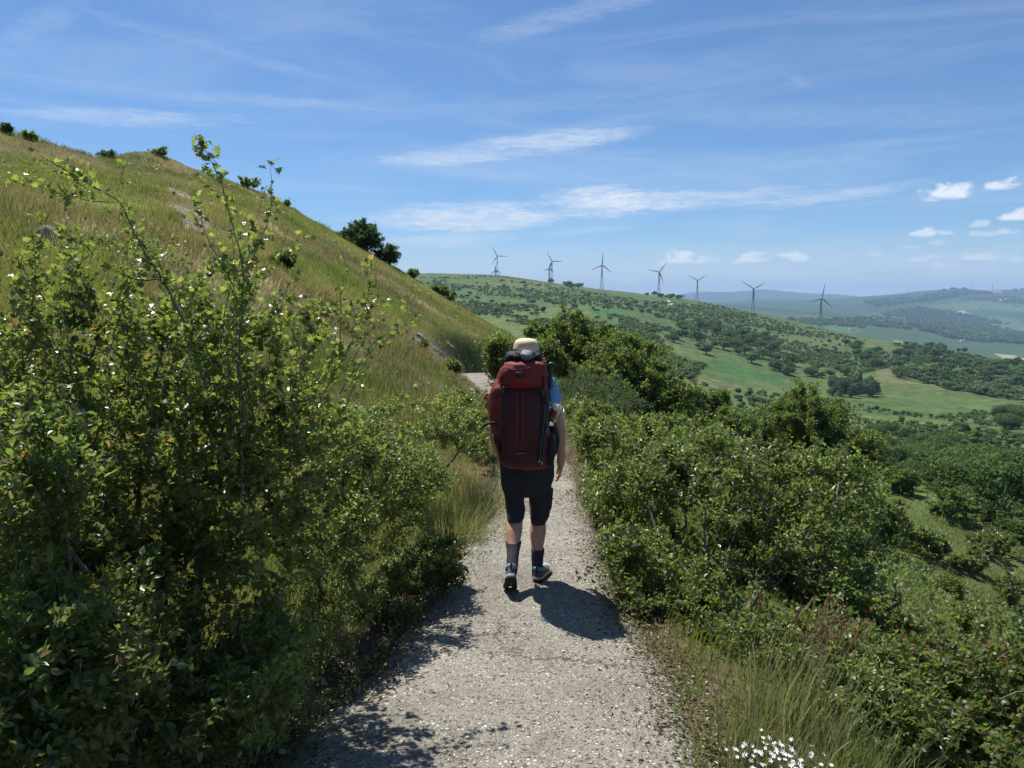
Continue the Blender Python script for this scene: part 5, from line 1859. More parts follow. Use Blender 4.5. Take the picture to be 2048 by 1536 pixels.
def build_pack():
    base = pix(1050, 932, 4.83)
    K = empty('backpack', base)
    tag(K, 'large red trekking backpack with dark front panel worn by the hiker', 'backpack')
    main = uvrings([(722, 1024, 1080, 4.86, .10), (730, 1008, 1090, 4.85, .14), (748, 994, 1094, 4.84, .158), (770, 984, 1097, 4.83, .165), (807, 979, 1099, 4.83, .17), (845, 979, 1101, 4.83, .17), (868, 985, 1103, 4.83, .168),
                    (890, 994, 1105, 4.84, .16), (912, 999, 1105, 4.85, .148), (928, 1002, 1102, 4.86, .125), (934, 1012, 1094, 4.87, .09)], 56, 3.0, 6)
    v, f = loft(main)
    part('main_bag', (wrinkle(wrinkle(v, .030, .10, 501), .012, .035, 502), f), MAT_RED_NYLON, K)
    lid = uvrings([(715, 1026, 1076, 4.84, .08), (717, 1016, 1085, 4.80, .13), (724, 1010, 1091, 4.765, .17), (738, 1001, 1093.5, 4.755, .172), (752, 996, 1094.5, 4.755, .166), (764, 994, 1094, 4.757, .160), (770, 996, 1092, 4.762, .150), (774, 1006, 1085, 4.775, .12)], 64, 3.0, 6)
    v, f = loft(lid)
    lo = part('lid', (wrinkle(wrinkle(v, .030, .085, 503), .014, .03, 504), f), MAT_RED_NYLON, K)
    # maker's patch: small dark rectangle with a faint line of pale stitching (illegible in the photograph)
    q = np.array([pix(1031, 744, 4.568), pix(1049, 744, 4.568), pix(1049, 753.5, 4.568), pix(1031, 753.5, 4.568)])
    back = q + np.array([0, .03, 0])
    pt = part('patch', loft([back, q]), MAT_BLACKF, lo, False)
    st = []
    for k in range(6):
        a = 1034.5 + k * 2.0
        r = np.array([pix(a, 748.2, 4.5665), pix(a + 1.3, 748.2, 4.5665), pix(a + 1.3, 749.2, 4.5665), pix(a, 749.2, 4.5665)])
        st.append(loft([r + np.array([0, .002, 0]), r]))
    part('stitching', merge(*st), MAT_GREY, pt, False)
    # front stretch panel
    fp = uvrings([(770, 1018, 1076, 4.70, .035), (776, 1006, 1084, 4.69, .055), (800, 998, 1087, 4.675, .062), (845, 997, 1089, 4.67, .065), (880, 1000, 1090, 4.68, .062), (900, 1006, 1088, 4.70, .05), (907, 1016, 1080, 4.715, .03)], 44, 3.4, 5)
    v, f = loft(fp)
    part('hem', tube([pix(1001, 778, 4.655), pix(1010, 774, 4.628), pix(1042, 772.5, 4.622), pix(1076, 774, 4.628), pix(1086, 779, 4.655)], .006, 8, 3), MAT_RED_NYLON, K)
    fo = part('front_panel', (wrinkle(v, .010, .08, 505), f), MAT_WINE, K)
    for u in (1033.5, 1044.5):
        part('zip', tube([pix(u - .3, 772, 4.665), pix(u, 778, 4.633), pix(u + .2, 800, 4.610), pix(u + .3, 845, 4.602), pix(u + .2, 878, 4.615), pix(u, 889, 4.628)], .0052, 8, 2), MAT_ORANGE, fo)
    for u in (1034, 1045):
        part('zip_puller', tube([pix(u, 886, 4.612), pix(u + 1, 894, 4.610)], .004, 6, 0), MAT_ORANGE, fo)
    # lower compartment and its small strap bar
    lc = uvrings([(896, 1003, 1092, 4.72, .04), (902, 1000, 1095, 4.715, .055), (918, 1002, 1096, 4.72, .06), (929, 1008, 1093, 4.74, .045), (933, 1018, 1086, 4.755, .02)], 40, 3, 5)
    v, f = loft(lc)
    part('base_compartment', (wrinkle(v, .010, .08, 507), f), MAT_WINE, K)
    part('logo_bar', tube([pix(1030, 907, 4.650), pix(1052, 906, 4.650)], .0028, 6, 0), MAT_GREY, K)
    # stretch side pockets
    sp = uvrings([(868, 1092, 1108, 4.80, .09), (874, 1091, 1112, 4.80, .10), (895, 1090, 1112, 4.80, .10), (918, 1090, 1109, 4.81, .09), (928, 1091, 1104, 4.82, .07)], 28, 2.6, 4)
    part('side_pocket', (wrinkle(loft(sp)[0], .008, .06, 509), loft(sp)[1]), MAT_BLACKF, K)
    sp = uvrings([(868, 985, 1000, 4.82, .08), (874, 985.5, 1001, 4.82, .09), (892, 992, 1005, 4.82, .09), (912, 997.5, 1007, 4.83, .075), (924, 1001, 1009, 4.84, .05)], 28, 2.6, 4)
    part('side_pocket', (wrinkle(loft(sp)[0], .008, .06, 511), loft(sp)[1]), MAT_WINE, K)
    # hip belt wing and shoulder harness
    hb = uvrings([(853, 1098, 1112, 4.97, .05), (860, 1099, 1117, 4.98, .06), (880, 1101, 1120, 4.99, .065), (898, 1102, 1116, 5.0, .06), (912, 1101, 1110, 5.0, .045)], 24, 2.6, 4)
    part('hip_belt', (wrinkle(loft(hb)[0], .008, .05, 513), loft(hb)[1]), MAT_BLACKF, K)
    for u0, u1 in ((1030, 1022), (1076, 1086)):
        part('shoulder_strap', ribbon([pix(u0, 760, 4.98), pix(u0, 745, 5.04), pix((u0 + u1) / 2, 746, 5.12), pix(u1, 775, 5.20), pix(u1, 830, 5.21), pix(u1, 870, 5.16)], .06, .014, (1, 0, 0)), MAT_BLACKF, K)
    # compression straps
    part('compression_strap', ribbon([pix(1006, 783, 4.66), pix(990, 789, 4.70), pix(980.5, 789, 4.80), pix(973, 788, 4.80), pix(967, 797, 4.79), pix(965.5, 818, 4.79)], .014, .0025, (0, .6, 1)), MAT_RED_NYLON, K)
    part('compression_strap', ribbon([pix(1000, 847, 4.66), pix(985, 845, 4.71), pix(976, 847, 4.80), pix(969, 850, 4.80), pix(961, 859, 4.79)], .018, .003, (0, .3, 1)), MAT_BLACKF, K)
    part('compression_strap', ribbon([pix(1086, 800, 4.66), pix(1096, 802, 4.69), pix(1102, 803, 4.80)], .016, .003, (0, .3, 1)), MAT_BLACKF, K)
    part('compression_strap', ribbon([pix(1086, 872, 4.66), pix(1098, 874, 4.69), pix(1108, 876, 4.78)], .016, .003, (0, .3, 1)), MAT_BLACKF, K)
    # lacing cord at the left of the lid, two buckles, a reflective tag
    part('cord', tube([pix(1000, 766, 4.64), pix(1003, 772, 4.62), pix(997, 778, 4.64), pix(1001, 786, 4.63), pix(996, 794, 4.645), pix(1000, 804, 4.64)], .0035, 6, 2), MAT_RED_NYLON, K)
    for (u, vv) in ((1003, 768), (1087, 770)):
        part('lid_strap', ribbon([pix(u, vv - 16, 4.606), pix(u, vv, 4.615), pix(u + .5, vv + 22, 4.618), pix(u + 1, vv + 34, 4.62)], .013, .0025, (1, 0, 0)), MAT_BLACKF, K)
        b0 = uvrings([(vv + 8, u - 3.5, u + 3.5, 4.612, .006), (vv + 10, u - 4.2, u + 4.2, 4.612, .008), (vv + 18, u - 4.2, u + 4.2, 4.612, .008), (vv + 20, u - 3.5, u + 3.5, 4.612, .006)], 16, 4, 2)
        part('buckle', loft(b0), MAT_PLASTIC, K)
    tg = np.array([pix(1096, 803, 4.655), pix(1101.5, 804, 4.66), pix(1100.5, 816, 4.66), pix(1096, 815, 4.655)])
    part('fabric_tag', loft([tg + np.array([0, .002, 0]), tg]), simple_mat('pale_tag', (.55, .60, .66)), K, False)
    part('haul_loop', tube([pix(1040, 722, 4.95), pix(1042, 712, 4.98), pix(1062, 712, 4.98), pix(1064, 722, 4.95)], .008, 8, 2), MAT_BLACKF, K)


build_pack()


def build_bundle():
    B = empty('rolled_jacket', pix(1048, 716, 4.85))
    tag(B, 'black rolled jacket strapped on top of the red backpack', 'jacket')
    v, f = loft(uvrings([(696, 1038, 1058, 4.80, .05), (699, 1026, 1070, 4.79, .085), (706, 1015, 1080, 4.775, .11), (714, 1012, 1084, 4.765, .125), (722, 1014, 1083, 4.765, .12), (728, 1024, 1074, 4.775, .08)], 48, 2.2, 6))
    part('shell', (wrinkle(wrinkle(v, .05, .07, 521), .022, .025, 522), f), MAT_BLACKF, B)
    v, f = loft(uvrings([(700, 1046, 1060, 4.685, .015), (703, 1041, 1066, 4.672, .03), (709, 1038, 1068, 4.66, .038), (715, 1041, 1067, 4.66, .035), (720, 1047, 1062, 4.668, .02)], 32, 2.2, 5))
    part('grey_lining', (wrinkle(v, .014, .04, 523), f), MAT_GREY, B)
    v, f = loft(uvrings([(704, 1071, 1078, 4.73, .02), (708, 1068, 1083, 4.72, .04), (715, 1068, 1085, 4.72, .045), (721, 1071, 1081, 4.72, .03)], 24, 2.2, 5))
    part('sleeve', (wrinkle(v, .012, .04, 525), f), MAT_BLACKF, B)
    part('strap', ribbon([pix(1030, 699, 4.80), pix(1030, 703, 4.70), pix(1030, 712, 4.645), pix(1030, 724, 4.64)], .014, .003, (1, 0, 0)), MAT_BLACKF, B)


build_bundle()


def build_poles():
    for k, (top, mid, bot, lab) in enumerate([((1102, 731, 4.68), (1100, 771, 4.67), (1084, 926, 4.635), 'trekking pole with upright black T grip strapped to the right of the backpack'),
                                              ((1094, 782, 4.635), (1092, 806, 4.63), (1079, 922, 4.60), 'slim trekking pole hanging left of the other with its grip lower down')]):
        t, m, b = pix(*top), pix(*mid), pix(*bot)
        P = empty('trekking_pole', b)
        tag(P, lab, 'trekking pole')
        part('grip', tube([t, t * .7 + m * .3, t * .35 + m * .65, m], np.array([.0165, .0145, .0155, .0125]), 14, 1, 18), MAT_PLASTIC, P)
        if k == 0:
            part('grip_head', tube([pix(1096.5, 732.5, 4.68), pix(1101, 729, 4.68), pix(1107, 729, 4.68), pix(1110.5, 732, 4.68)], np.array([.010, .017, .015, .008]), 14, 2, 16), MAT_PLASTIC, P)
        q = m * .45 + b * .55
        part('upper_shaft', tube([m, q], .0085, 10, 0), MAT_SHAFT, P)
        part('clamp', tube([q * 1.0, q * .96 + b * .04], .0125, 10, 0), MAT_PLASTIC, P)
        part('lower_shaft', tube([q, b * .96 + q * .04], np.array([.0068, .006]), 10, 0), MAT_SHAFT, P)
        c = b * .85 + q * .15
        part('basket', tube([c - np.array([0, 0, .004]), c + np.array([0, 0, .004])], .022, 16, 0), MAT_PLASTIC, P)
        part('tip', tube([b * .97 + q * .03, b + (b - q) * .06], np.array([.005, .0018]), 8, 0), MAT_STEEL, P)
        part('wrist_loop', ribbon([t * .9 + m * .1, t + np.array([.02, .02, -.02]), t + np.array([.03, .03, -.09]), m + np.array([.012, .01, -.02]), m], .014, .002, (0, 1, .2)), MAT_BLACKF, P)


build_poles()


def build_mug():
    a, b = pix(1105, 837, 4.87), pix(1119, 811, 4.80)
    d = (b - a) / np.linalg.norm(b - a)
    h = .105; b = a + d * h
    M = empty('steel_mug', a)
    tag(M, 'stainless steel mug clipped to the right side of the backpack', 'mug')
    e1 = norm(np.cross(d, [0, 0, 1.0])); e2 = np.cross(d, e1)
    prof = [(.0, .034), (0, .037), (.004, .0385), (.02, .0388), (.021, .0395), (.023, .0388), (h - .006, .040), (h - .002, .0415), (h, .0412), (h - .001, .0392), (h - .006, .0382), (.01, .0365), (.006, .032), (.006, .001)]
    part('cup', loft([sring(a + d * z, r, r, 40, 2, e1, e2) for z, r in prof]), MAT_STEEL, M)
    s = norm(np.array([-.9, .25, -.1]))
    s = norm(s - (s @ d) * d)
    part('handle', tube([a + d * (h - .02) + s * .036, a + d * (h - .018) + s * .062, a + d * .045 + s * .066, a + d * .022 + s * .038], .0035, 8, 2), MAT_STEEL, M)
    part('carabiner', tube([a + d * .06 + s * .062, a + d * .075 + s * .085, a + d * .055 + s * .10, a + d * .04 + s * .066], .003, 8, 2), MAT_ORANGE, M)


build_mug()


# ------------------------------------------------------------------ distant trees and bushes: a few shapes, copied
def crown_mesh(name, seed, quads, leaf, lumps, mat, flat=.8, trunk=True):
    """unit tree: about 1 m wide and tall, standing on the origin"""
    rng = np.random.default_rng(seed)
    C = []
    for _ in range(lumps):
        d = norm(rng.normal(size=3)) * rng.random() ** .5
        C.append((np.array([d[0] * .30, d[1] * .30, .46 + d[2] * .24 * flat]), np.array([1, 1, flat]) * rng.uniform(.13, .25), 1))
    P = blob_points(C, quads, rng, .25)
    P[:, 2] = np.maximum(P[:, 2], .02)
    ctr = np.array([0, 0, .42])
    nr = norm(norm(P - ctr) * .9 + rng.normal(0, .5, P.shape))
    ax = norm(np.cross(nr, rng.normal(size=P.shape)))
    V, F = leaf_geo(P - ax * leaf * .5, ax, nr, leaf * rng.uniform(.6, 1.4, quads), 'tri')
    mats = [mat]
    midx = np.zeros(len(F), int)
    if trunk:
        b = np.array([[0, 0, -.06], [.01, 0, .2], [.0, .02, .5], [-.15, .05, .55], [.16, -.04, .58]])
        v, f = branch_mesh(b, [-1, 0, 1, 1, 1], [.045, .035, .02, .018, .018], 6)
        V = np.concatenate([V, v]); 
        return mesh_np(name, V, [F, f + len(V) - len(v)], [mat, MAT_BARK], midx=np.concatenate([midx, np.ones(len(f), int)]))
    return mesh_np(name, V, F, mats)


OAKS = [crown_mesh('oak_tree', 600 + i, 620, .13, 13, MAT_FARTREE) for i in range(5)]
NEAROAKS = [crown_mesh('oak_tree', 660 + i, 3000, .055, 18, MAT_FARTREE) for i in range(4)]
NEARBUSH = [crown_mesh('bush', 680 + i, 1800, .065, 11, MAT_FARTREE, .75, False) for i in range(3)]
BUSHES = [crown_mesh('bush', 620 + i, 240, .19, 7, MAT_FARTREE, .75, False) for i in range(5)]
PALES = [crown_mesh('willow_tree', 640 + i, 460, .13, 10, MAT_FARPALE, 1.1) for i in range(3)]
_count = {}


def plant(meshes, name, x, y, w, h, label, cat, group, rng):
    o = bpy.data.objects.new(name, meshes[int(rng.integers(len(meshes)))])
    COL.objects.link(o)
    o.location = (x, y, gz(x, y) - .04 * h)
    o.scale = (w, w * rng.uniform(.85, 1.15), h)
    o.rotation_euler = (0, 0, rng.uniform(0, 6.28))
    tag(o, label, cat, group)
    _count[name] = _count.get(name, 0) + 1
    return o


def in_zone(poly, n, rng, lo, hi, sep=0.0, dens=None):
    """random places on the ground that are seen inside an outline of the photograph"""
    poly = np.array(poly, float)
    u = rng.uniform(poly[:, 0].min(), poly[:, 0].max(), n * 8); v = rng.uniform(poly[:, 1].min(), poly[:, 1].max(), n * 8)
    k = in_poly(u, v, poly)
    u, v = u[k][:n * 3], v[k][:n * 3]
    x, y, ok = hit(u, v, lo, hi, 160)
    if dens is not None: ok &= dens(x, y, u, v)
    return x[ok][:n], y[ok][:n]


def far_plants():
    rng = np.random.default_rng(700)
    Z = []
    # name, meshes, outline, how many, depth range, size range (m), proportion h/w, label, group, clumping
    A = Z.append
    A(('oak_tree', OAKS, [(1790, 735), (1800, 690), (1850, 688), (1900, 690), (2048, 722), (2048, 812), (1990, 796), (1930, 785), (1870, 765)], 75, (250, 1300), (9, 16), .85,
       'dark oak in the dense wood covering the shoulder of the ridge at the right', 'wood on the ridge shoulder', None))
    A(('oak_tree', NEAROAKS, [(1745, 870), (1830, 872), (1900, 880), (1990, 930), (2048, 950), (2048, 1050), (1950, 1010), (1840, 965), (1780, 930)], 98, (60, 330), (4, 8), .8,
       'dark green oak in the thick wood at the foot of the steep meadow', 'wood below the steep meadow', None))
    A(('oak_tree', NEAROAKS, [(1985, 838), (2010, 826), (2048, 830), (2048, 866), (2000, 862)], 9, (180, 460), (9, 13), .8,
       'large dark oak in the clump below the big pale field at the far right', 'oak clump below the big field', None))
    A(('oak_tree', OAKS, [(1310, 648), (1400, 640), (1500, 665), (1560, 690), (1600, 740), (1580, 752), (1500, 726), (1420, 712), (1340, 690)], 60, (420, 1100), (9, 15), .8,
       'round oak in the wooded band above the narrow dark field', 'oaks above the narrow dark field', None))
    A(('oak_tree', OAKS, [(1690, 690), (1740, 688), (1766, 712), (1764, 735), (1720, 730)], 12, (400, 1000), (10, 15), .8,
       'round oak in the clump around the grassy notch right of the narrow field', 'oaks by the grassy notch', None))
    A(('oak_tree', OAKS, [(1625, 745), (1680, 738), (1700, 750), (1660, 756), (1620, 756)], 8, (400, 800), (9, 12), .8,
       'dark oak above the pale willow grove', 'oaks above the willow grove', None))
    A(('oak_tree', OAKS, [(1790, 740), (1850, 745), (1870, 770), (1830, 772), (1795, 758)], 10, (300, 800), (8, 13), .8,
       'dark oak at the upper corner of the big pale field', 'oaks at the field corner', None))
    A(('willow_tree', PALES, [(1645, 778), (1670, 772), (1748, 780), (1754, 796), (1700, 799), (1650, 794)], 22, (250, 700), (9, 12), .95,
       'pale grey green willow in the compact grove between the two fields', 'willow grove between the fields', None))
    A(('oak_tree', OAKS, [(1092, 566), (1110, 562), (1160, 572), (1175, 577), (1130, 577)], 12, (900, 1500), (10, 14), .8,
       'dark tree on the ridge crest under the second wind turbine', 'crest trees under the second turbine', None))
    A(('oak_tree', OAKS, [(1275, 588), (1320, 582), (1390, 594), (1400, 602), (1330, 598)], 17, (900, 1500), (10, 14), .75,
       'dark tree on the ridge crest around the fourth wind turbine', 'crest trees by the fourth turbine', None))
    A(('hillside_bush', BUSHES, [(1480, 860), (1560, 800), (1640, 840), (1760, 850), (1880, 836), (1980, 850), (2040, 880), (2000, 930), (1900, 880), (1800, 875), (1700, 880)], 62, (90, 420), (3, 6.5), .7,
       'scattered bush in the rough pasture below the big pale field', 'bushes in the rough pasture', None))
    A(('hillside_bush', BUSHES, [(1380, 765), (1440, 780), (1560, 800), (1640, 800), (1660, 830), (1560, 830), (1450, 810)], 34, (150, 620), (3.5, 7), .7,
       'bush in the tan sloping pasture beneath the narrow dark field', 'bushes in the tan pasture', None))
    A(('hillside_bush', BUSHES, [(870, 575), (1000, 560), (1090, 575), (1200, 590), (1300, 612), (1300, 650), (1180, 655), (1000, 640), (900, 605)], 110, (450, 1350), (7, 11), .65,
       'dark round bush dotted on the green ridge slope below the first three turbines', 'bushes on the left ridge slope', 'p'))
    A(('hillside_bush', BUSHES, [(1300, 612), (1420, 615), (1560, 650), (1680, 690), (1690, 740), (1600, 700), (1480, 655), (1320, 640)], 80, (450, 1300), (5.5, 9.5), .65,
       'dark round bush dotted on the ridge slope below the three right turbines', 'bushes on the right ridge slope', 'p'))
    A(('hillside_bush', NEARBUSH, [(1745, 880), (1830, 885), (1950, 960), (2048, 985), (2048, 1090), (1930, 1030), (1840, 990), (1770, 960)], 46, (38, 140), (2.2, 4.5), .75,
       'leafy bush on the lower edge of the steep meadow', 'bushes edging the steep meadow', None))
    for name, ms, poly, n, (lo, hi), (s0, s1), pr, lab, grp, cl in Z:
        x, y = in_zone(poly, n, rng, lo, hi)
        for a, b in zip(x, y):
            s = rng.uniform(s0, s1) * (rng.uniform(.55, 1.2) if cl else 1)
            plant(ms, name, float(a), float(b), s, s * pr * rng.uniform(.85, 1.2), lab, 'bush' if 'bush' in name else 'tree', grp, rng)
    # the small remaining scrub, thousands of specks: one mass
    V0 = []; F0 = []; off = 0
    base = []
    for m in BUSHES[:3]:
        v = np.empty(len(m.vertices) * 3, np.float32); m.vertices.foreach_get('co', v); v = v.reshape(-1, 3)
        base.append(v)
    tmpl = []
    for v in base:
        nl = len(v) // 4
        pick = np.random.default_rng(1).choice(nl, 60, replace=False)
        q = v.reshape(nl, 4, 3)[pick]
        c = q.mean(1, keepdims=True)
        tmpl.append((c + (q - c) * 1.7).reshape(-1, 3))
    f1 = np.array([(0, 1, 2), (0, 2, 3)])
    fl = (f1[None] + (np.arange(60) * 4)[:, None, None]).reshape(-1, 3)
    zones = [([(840, 556), (1000, 552), (1100, 572), (1300, 604), (1420, 608), (1600, 650), (1760, 690), (1800, 730), (1680, 760), (1600, 745), (1400, 715), (1200, 680), (1000, 655), (900, 620)], 5200, 400, 1450, (2.0, 6.0), -.08),
             ([(1240, 640), (1400, 690), (1440, 715), (1400, 740), (1380, 760), (1300, 730), (1240, 690)], 1100, 300, 1000, (3, 8), -.35),
             ([(1380, 760), (1560, 790), (1660, 800), (1850, 835), (2048, 815), (2048, 1000), (1900, 900), (1760, 880), (1600, 860), (1450, 840)], 1500, 120, 700, (1.2, 4.0), -.1),
             ([(1790, 690), (2048, 725), (2048, 805), (1900, 780), (1790, 745)], 1000, 250, 1300, (5, 11), -.2),
             ([(1745, 870), (1900, 880), (2048, 945), (2048, 1060), (1840, 975)], 900, 130, 330, (2, 5), -.8),
             ([(1500, 640), (1700, 640), (1900, 600), (2060, 590), (2060, 720), (1900, 690), (1700, 670)], 2600, 1800, 7500, (10, 30), .05)]
    zones.append(([(1811, 634), (1848, 639), (1957, 657), (2005, 681), (1976, 686), (1899, 676), (1852, 662), (1820, 650)], 520, 1800, 5500, (22, 42), -9))
    zones.append(([(1730, 606), (1830, 590), (1930, 577), (2048, 575), (2048, 588), (1940, 590), (1850, 604), (1750, 614)], 420, 3500, 9000, (30, 60), -.1))
    for poly, n, lo, hi, (s0, s1), thr in zones:
        x, y = in_zone(poly, n, rng, lo, hi, dens=lambda X, Y, U, W: (fbm(X, Y, (90 if hi < 2000 else 700), 4, 711) > thr) if True else None)
        z = ground(x, y)
        for a, b, c in zip(x, y, z):
            s = rng.uniform(s0, s1) * rng.uniform(.5, 1.0) ** .7
            th = rng.uniform(0, 6.28)
            t = tmpl[int(rng.integers(3))]
            cs, sn = math.cos(th), math.sin(th)
            q = np.stack([(t[:, 0] * cs - t[:, 1] * sn) * s * 1.25 + a, (t[:, 0] * sn + t[:, 1] * cs) * s * 1.25 + b, t[:, 2] * s * .8 + c - .05 * s], -1)
            V0.append(q); F0.append(fl + off); off += len(q)
    o = add_mesh('scrub', np.concatenate(V0), np.concatenate(F0), MAT_FARTREE)
    tag(o, 'low scrub speckling the distant hillsides and filling gaps between trees', 'scrub', kind='stuff')


far_plants()


# ------------------------------------------------------------------ wind turbines on the ridge
MAT_TOWER = simple_mat('galvanised_steel', (.20, .21, .23), .55, .4)
MAT_BLADE = simple_mat('grey_blade', (.30, .31, .33), .5, .4)


def turbine(hub, base, angles, blade, y, label, group='wind turbines along the ridge', lattice=True, yaw=0.0, hidden=()):
    hb = pix(hub[0], hub[1], y)
    gx = float(hb[0]); gzv = gz(gx, y)
    H = max(hb[2] - gzv, 8)
    L = blade * y / 1479.0
    root = empty('wind_turbine', (gx, y, gzv))
    tag(root, label, 'wind turbine', group)
    k = H / 45.0
    # lattice mast: four splayed legs with cross bracing, slim neck above
    bw, tw = 3.4 * k, .75 * k
    z0, z1 = -1.0, H * .985
    segs = []
    lv = np.linspace(0, 1, 11)
    half = lambda t: bw * (1 - t) ** 1.7 + tw * (1 - (1 - t) ** 1.7)
    cn = [(1, 1), (-1, 1), (-1, -1), (1, -1)]
    o = np.array([gx, y, gzv])
    pt = lambda t, c: o + np.array([c[0] * half(t), c[1] * half(t), z0 + (z1 - z0) * t])
    pos, par, rad = [], [], []

    def seg(a, b, r):
        pos.append(a); par.append(-1); rad.append(r)
        pos.append(b); par.append(len(pos) - 2); rad.append(r)
    for c in cn:
        for i in range(10): seg(pt(lv[i], c), pt(lv[i + 1], c), .19 * k)
    for i in range(10):
        for a in range(4):
            c, d = cn[a], cn[(a + 1) % 4]
            seg(pt(lv[i], c), pt(lv[i + 1], d), .10 * k); seg(pt(lv[i], d), pt(lv[i + 1], c), .10 * k)
            seg(pt(lv[i + 1], c), pt(lv[i + 1], d), .10 * k)
    v, f = branch_mesh(np.array(pos), par, rad, 4)
    part('tower', (v, f), MAT_TOWER, root, False)
    nk = tube([o + [0, 0, H * .55], o + [0, 0, H * .99]], np.array([.48 * k, .38 * k]), 10, 0)
    part('neck', nk, MAT_TOWER, root)
    # nacelle with the rotor on the near side
    fy = np.array([math.sin(yaw), -math.cos(yaw), 0.0]); ex = np.array([math.cos(yaw), math.sin(yaw), 0.0]); ez = np.array([0, 0, 1.0])
    c = o + ez * H
    nac = [sring(c - fy * d * k, w * k, h * k, 16, 3.2, ex, ez) for d, w, h in ((-2.2, .6, .6), (-2.0, .95, .95), (0, 1.15, 1.15), (3.2, 1.05, 1.05), (4.2, .7, .8))]
    part('nacelle', loft(nac), MAT_TOWER, root)
    hc = c + fy * 2.9 * k
    hubr = part('hub', loft([sring(hc + fy * d * k, r * k, r * k, 14, 2, ex, ez) for d, r in ((-.8, .75), (-.4, .95), (.3, .9), (.9, .5), (1.15, .08))]), MAT_TOWER, root)
    for a in angles:
        a = R(a)
        d = ex * math.cos(a) + ez * math.sin(a); n = -ex * math.sin(a) + ez * math.cos(a)
        rings = []
        for s, ch, th, tw_ in ((.0, .35, .35, 0), (.04, .42, .38, .1), (.14, .95, .32, .45), (.3, .80, .24, .35), (.6, .52, .14, .2), (.9, .30, .08, .1), (1.0, .10, .03, .05)):
            e1 = n * math.cos(tw_) + fy * math.sin(tw_); e2 = np.cross(d, e1)
            rings.append(sring(hc + d * (L * s + .4 * k), ch * k * 1.25, th * k * 1.25, 12, 2, e1, e2))
        part('blade', loft(rings), MAT_BLADE, root)
    return root


ang = lambda h, t: math.degrees(math.atan2(-(t[1] - h[1]), t[0] - h[0]))
T = [((994.4, 512), [(984.4, 494.6), (1015, 512.7), (984.4, 528)], 20.5, 1330, 'leftmost large wind turbine standing just over the rounded hilltop'),
     ((1104, 523), [(1093.7, 505), (1124.8, 522.4), (1098, 540)], 21, 1290, 'second wind turbine behind the small crest trees with a bare mast close beside it'),
     ((1203.9, 530.3), [(1205, 507), (1182, 540), (1221, 543)], 24, 1200, 'third wind turbine with one blade pointing straight up'),
     ((1318.4, 544), [(1332.5, 525), (1294, 539), (1326.6, 566)], 24, 1290, 'fourth wind turbine rising from the dark crest trees'),
     ((1395, 561), [(1413.4, 549.4), (1376, 551), (1394, 583)], 22, 1290, 'fifth wind turbine with two blades raised in a wide V'),
     ((1507, 577.3), [(1481.9, 563), (1530.8, 565), (1508, 604)], 27, 1130, 'sixth wind turbine with one blade hanging down along its mast'),
     ((1642.6, 596.7), [(1647, 567.5), (1613, 605.5), (1661.5, 613)], 29.5, 1060, 'rightmost and tallest wind turbine on the descending ridge')]
for h, tips, bl, y, lab in T:
    turbine(h, None, [ang(h, t) for t in tips], bl, y, lab)
turbine((991.5, 541), None, [97, 215, -25], 10.5, 1900, 'tiny far turbine peeping over the hilltop beside the leftmost one', 'tiny far turbines')
turbine((1098.7, 537), None, [80, 200, -40], 11, 1800, 'slim far mast just left of the second turbine', 'tiny far turbines')
for i, (u, v) in enumerate([(1581, 596), (1590, 595), (1816, 577), (1826, 581), (1838, 576), (1852, 578), (1942, 569), (1985, 570)]):
    g = [('pair of hair thin far turbines on the pale horizon between the sixth and seventh', 'far horizon turbines'), ('hair thin far turbine on the skyline of the hazy hills at the right', 'far hill turbines')][i > 1]
    turbine((u, v), None, [90 + 37 * i, 210 + 37 * i, -30 + 37 * i], 5.5, 6900.0, g[0], g[1])


# ------------------------------------------------------------------ tiny farm buildings and tracks
MAT_WALL = simple_mat('white_plaster', (.72, .69, .62), .8, .2)
MAT_TILE = simple_mat('clay_tile', (.30, .14, .09), .85, .2)


def house(u, v, y, w, label):
    x = float(pdir(u, v)[0] * y); z = gz(x, y)
    root = empty('farm_house', (x, y, z))
    tag(root, label, 'house')
    o = np.array([x, y, z]); d, h = w * .6, w * .34
    q = np.array([(-w / 2, -d / 2, 0), (w / 2, -d / 2, 0), (w / 2, d / 2, 0), (-w / 2, d / 2, 0)])
    V = np.concatenate([q + [0, 0, -1.0], q + [0, 0, h], [(-w / 2, 0, h * 1.45), (w / 2, 0, h * 1.45)]]) + o
    part('wall', (V, [np.array([(0, 1, 5, 4), (1, 2, 6, 5), (2, 3, 7, 6), (3, 0, 4, 7)]), np.array([(4, 7, 8), (6, 5, 9)])]), MAT_WALL, root, False)
    e = .25
    r0 = np.array([(-w / 2 - e, -d / 2 - e, h - .05), (w / 2 + e, -d / 2 - e, h - .05), (w / 2 + e, 0, h * 1.5), (-w / 2 - e, 0, h * 1.5), (w / 2 + e, d / 2 + e, h - .05), (-w / 2 - e, d / 2 + e, h - .05)]) + o
    r1 = r0 + [0, 0, .25]
    V = np.concatenate([r0, r1])
    part('roof', (V, np.array([(6, 7, 8, 9), (9, 8, 10, 11), (0, 3, 2, 1), (3, 5, 4, 2), (0, 1, 7, 6), (5, 11, 10, 4), (1, 2, 8, 7), (2, 4, 10, 8), (3, 0, 6, 9), (5, 3, 9, 11)])), MAT_TILE, root, False)


for u, v, w, lab in [(1672, 654, 12, 'tiny white farm house in the valley behind the rightmost turbine'), (1702, 661, 16, 'long white farm building right of the lone valley house'),
                     (1957, 616, 22, 'white farm house on the hazy hill slope at the right'), (1926, 684, 18, 'small farm house at the foot of the dark far wood')]:
    x, y, ok = hit(u, v, 1500, 9000)
    if ok[0]: house(u, v, float(y[0]), w, lab)


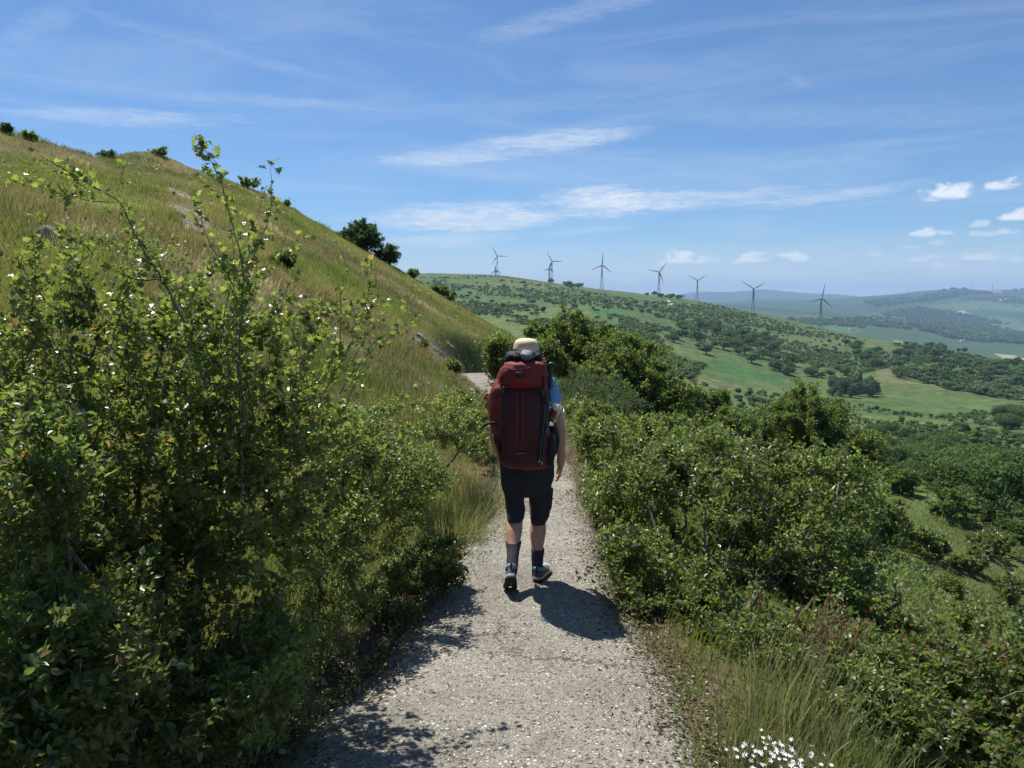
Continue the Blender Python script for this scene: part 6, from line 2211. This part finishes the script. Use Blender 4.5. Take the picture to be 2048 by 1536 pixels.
def track(pts, w, label):
    u, v = np.array(pts, float).T
    t = np.linspace(0, 1, 24); s = np.linspace(0, 1, len(u))
    x, y, ok = hit(np.interp(t, s, u), np.interp(t, s, v), 300, 9000)
    p = np.stack([x, y], -1)
    for _ in range(2): p[1:-1] = .25 * p[:-2] + .5 * p[1:-1] + .25 * p[2:]
    d = norm(np.gradient(p, axis=0)); nrm = np.stack([-d[:, 1], d[:, 0]], -1)
    L, Rr = p + nrm * w / 2, p - nrm * w / 2
    V = np.concatenate([np.column_stack([q, ground(q[:, 0], q[:, 1]) + .8]) for q in (L, Rr)])
    n = len(t); i = np.arange(n - 1)
    o = add_mesh('dirt_track', V, np.stack([i, i + n, i + n + 1, i + 1], -1), MAT_TRACK)
    tag(o, kind='structure')


MAT_TRACK = simple_mat('pale_dirt', (.42, .36, .27), .95, .1)
track([(1334, 601), (1341, 605), (1343, 609), (1338, 611)], 5, '')
track([(1476, 638), (1490, 642), (1504, 645)], 3, '')
track([(1916, 624), (1926, 622), (1934, 626), (1948, 629)], 16, '')


# ------------------------------------------------------------------ air: pale haze over the whole valley
def haze():
    zb, zt, w = -330.0, 330.0, 16500.0
    V = np.array([(sx * w, sy * w, z) for z in (zb, zt) for sx, sy in ((-1, -1), (1, -1), (1, 1), (-1, 1))], float)
    F = np.array([(3, 2, 1, 0), (4, 5, 6, 7), (0, 1, 5, 4), (1, 2, 6, 5), (2, 3, 7, 6), (3, 0, 4, 7)])
    m = bpy.data.materials.new('haze_air')
    m.use_nodes = True
    m.node_tree.nodes.clear()
    t = NT(m.node_tree)
    out = t.new('ShaderNodeOutputMaterial')
    p = t.new('ShaderNodeVolumePrincipled')
    p.inputs['Color'].default_value = (.46, .68, 1.0, 1)
    p.inputs['Density'].default_value = HAZE
    p.inputs['Anisotropy'].default_value = 0.0
    t.l.new(p.outputs[0], out.inputs['Volume'])
    o = add_mesh('haze', V, F, m)
    tag(o, 'pale blue haze filling the air over the valley', 'haze', kind='stuff')


HAZE = 0.95e-4
haze()
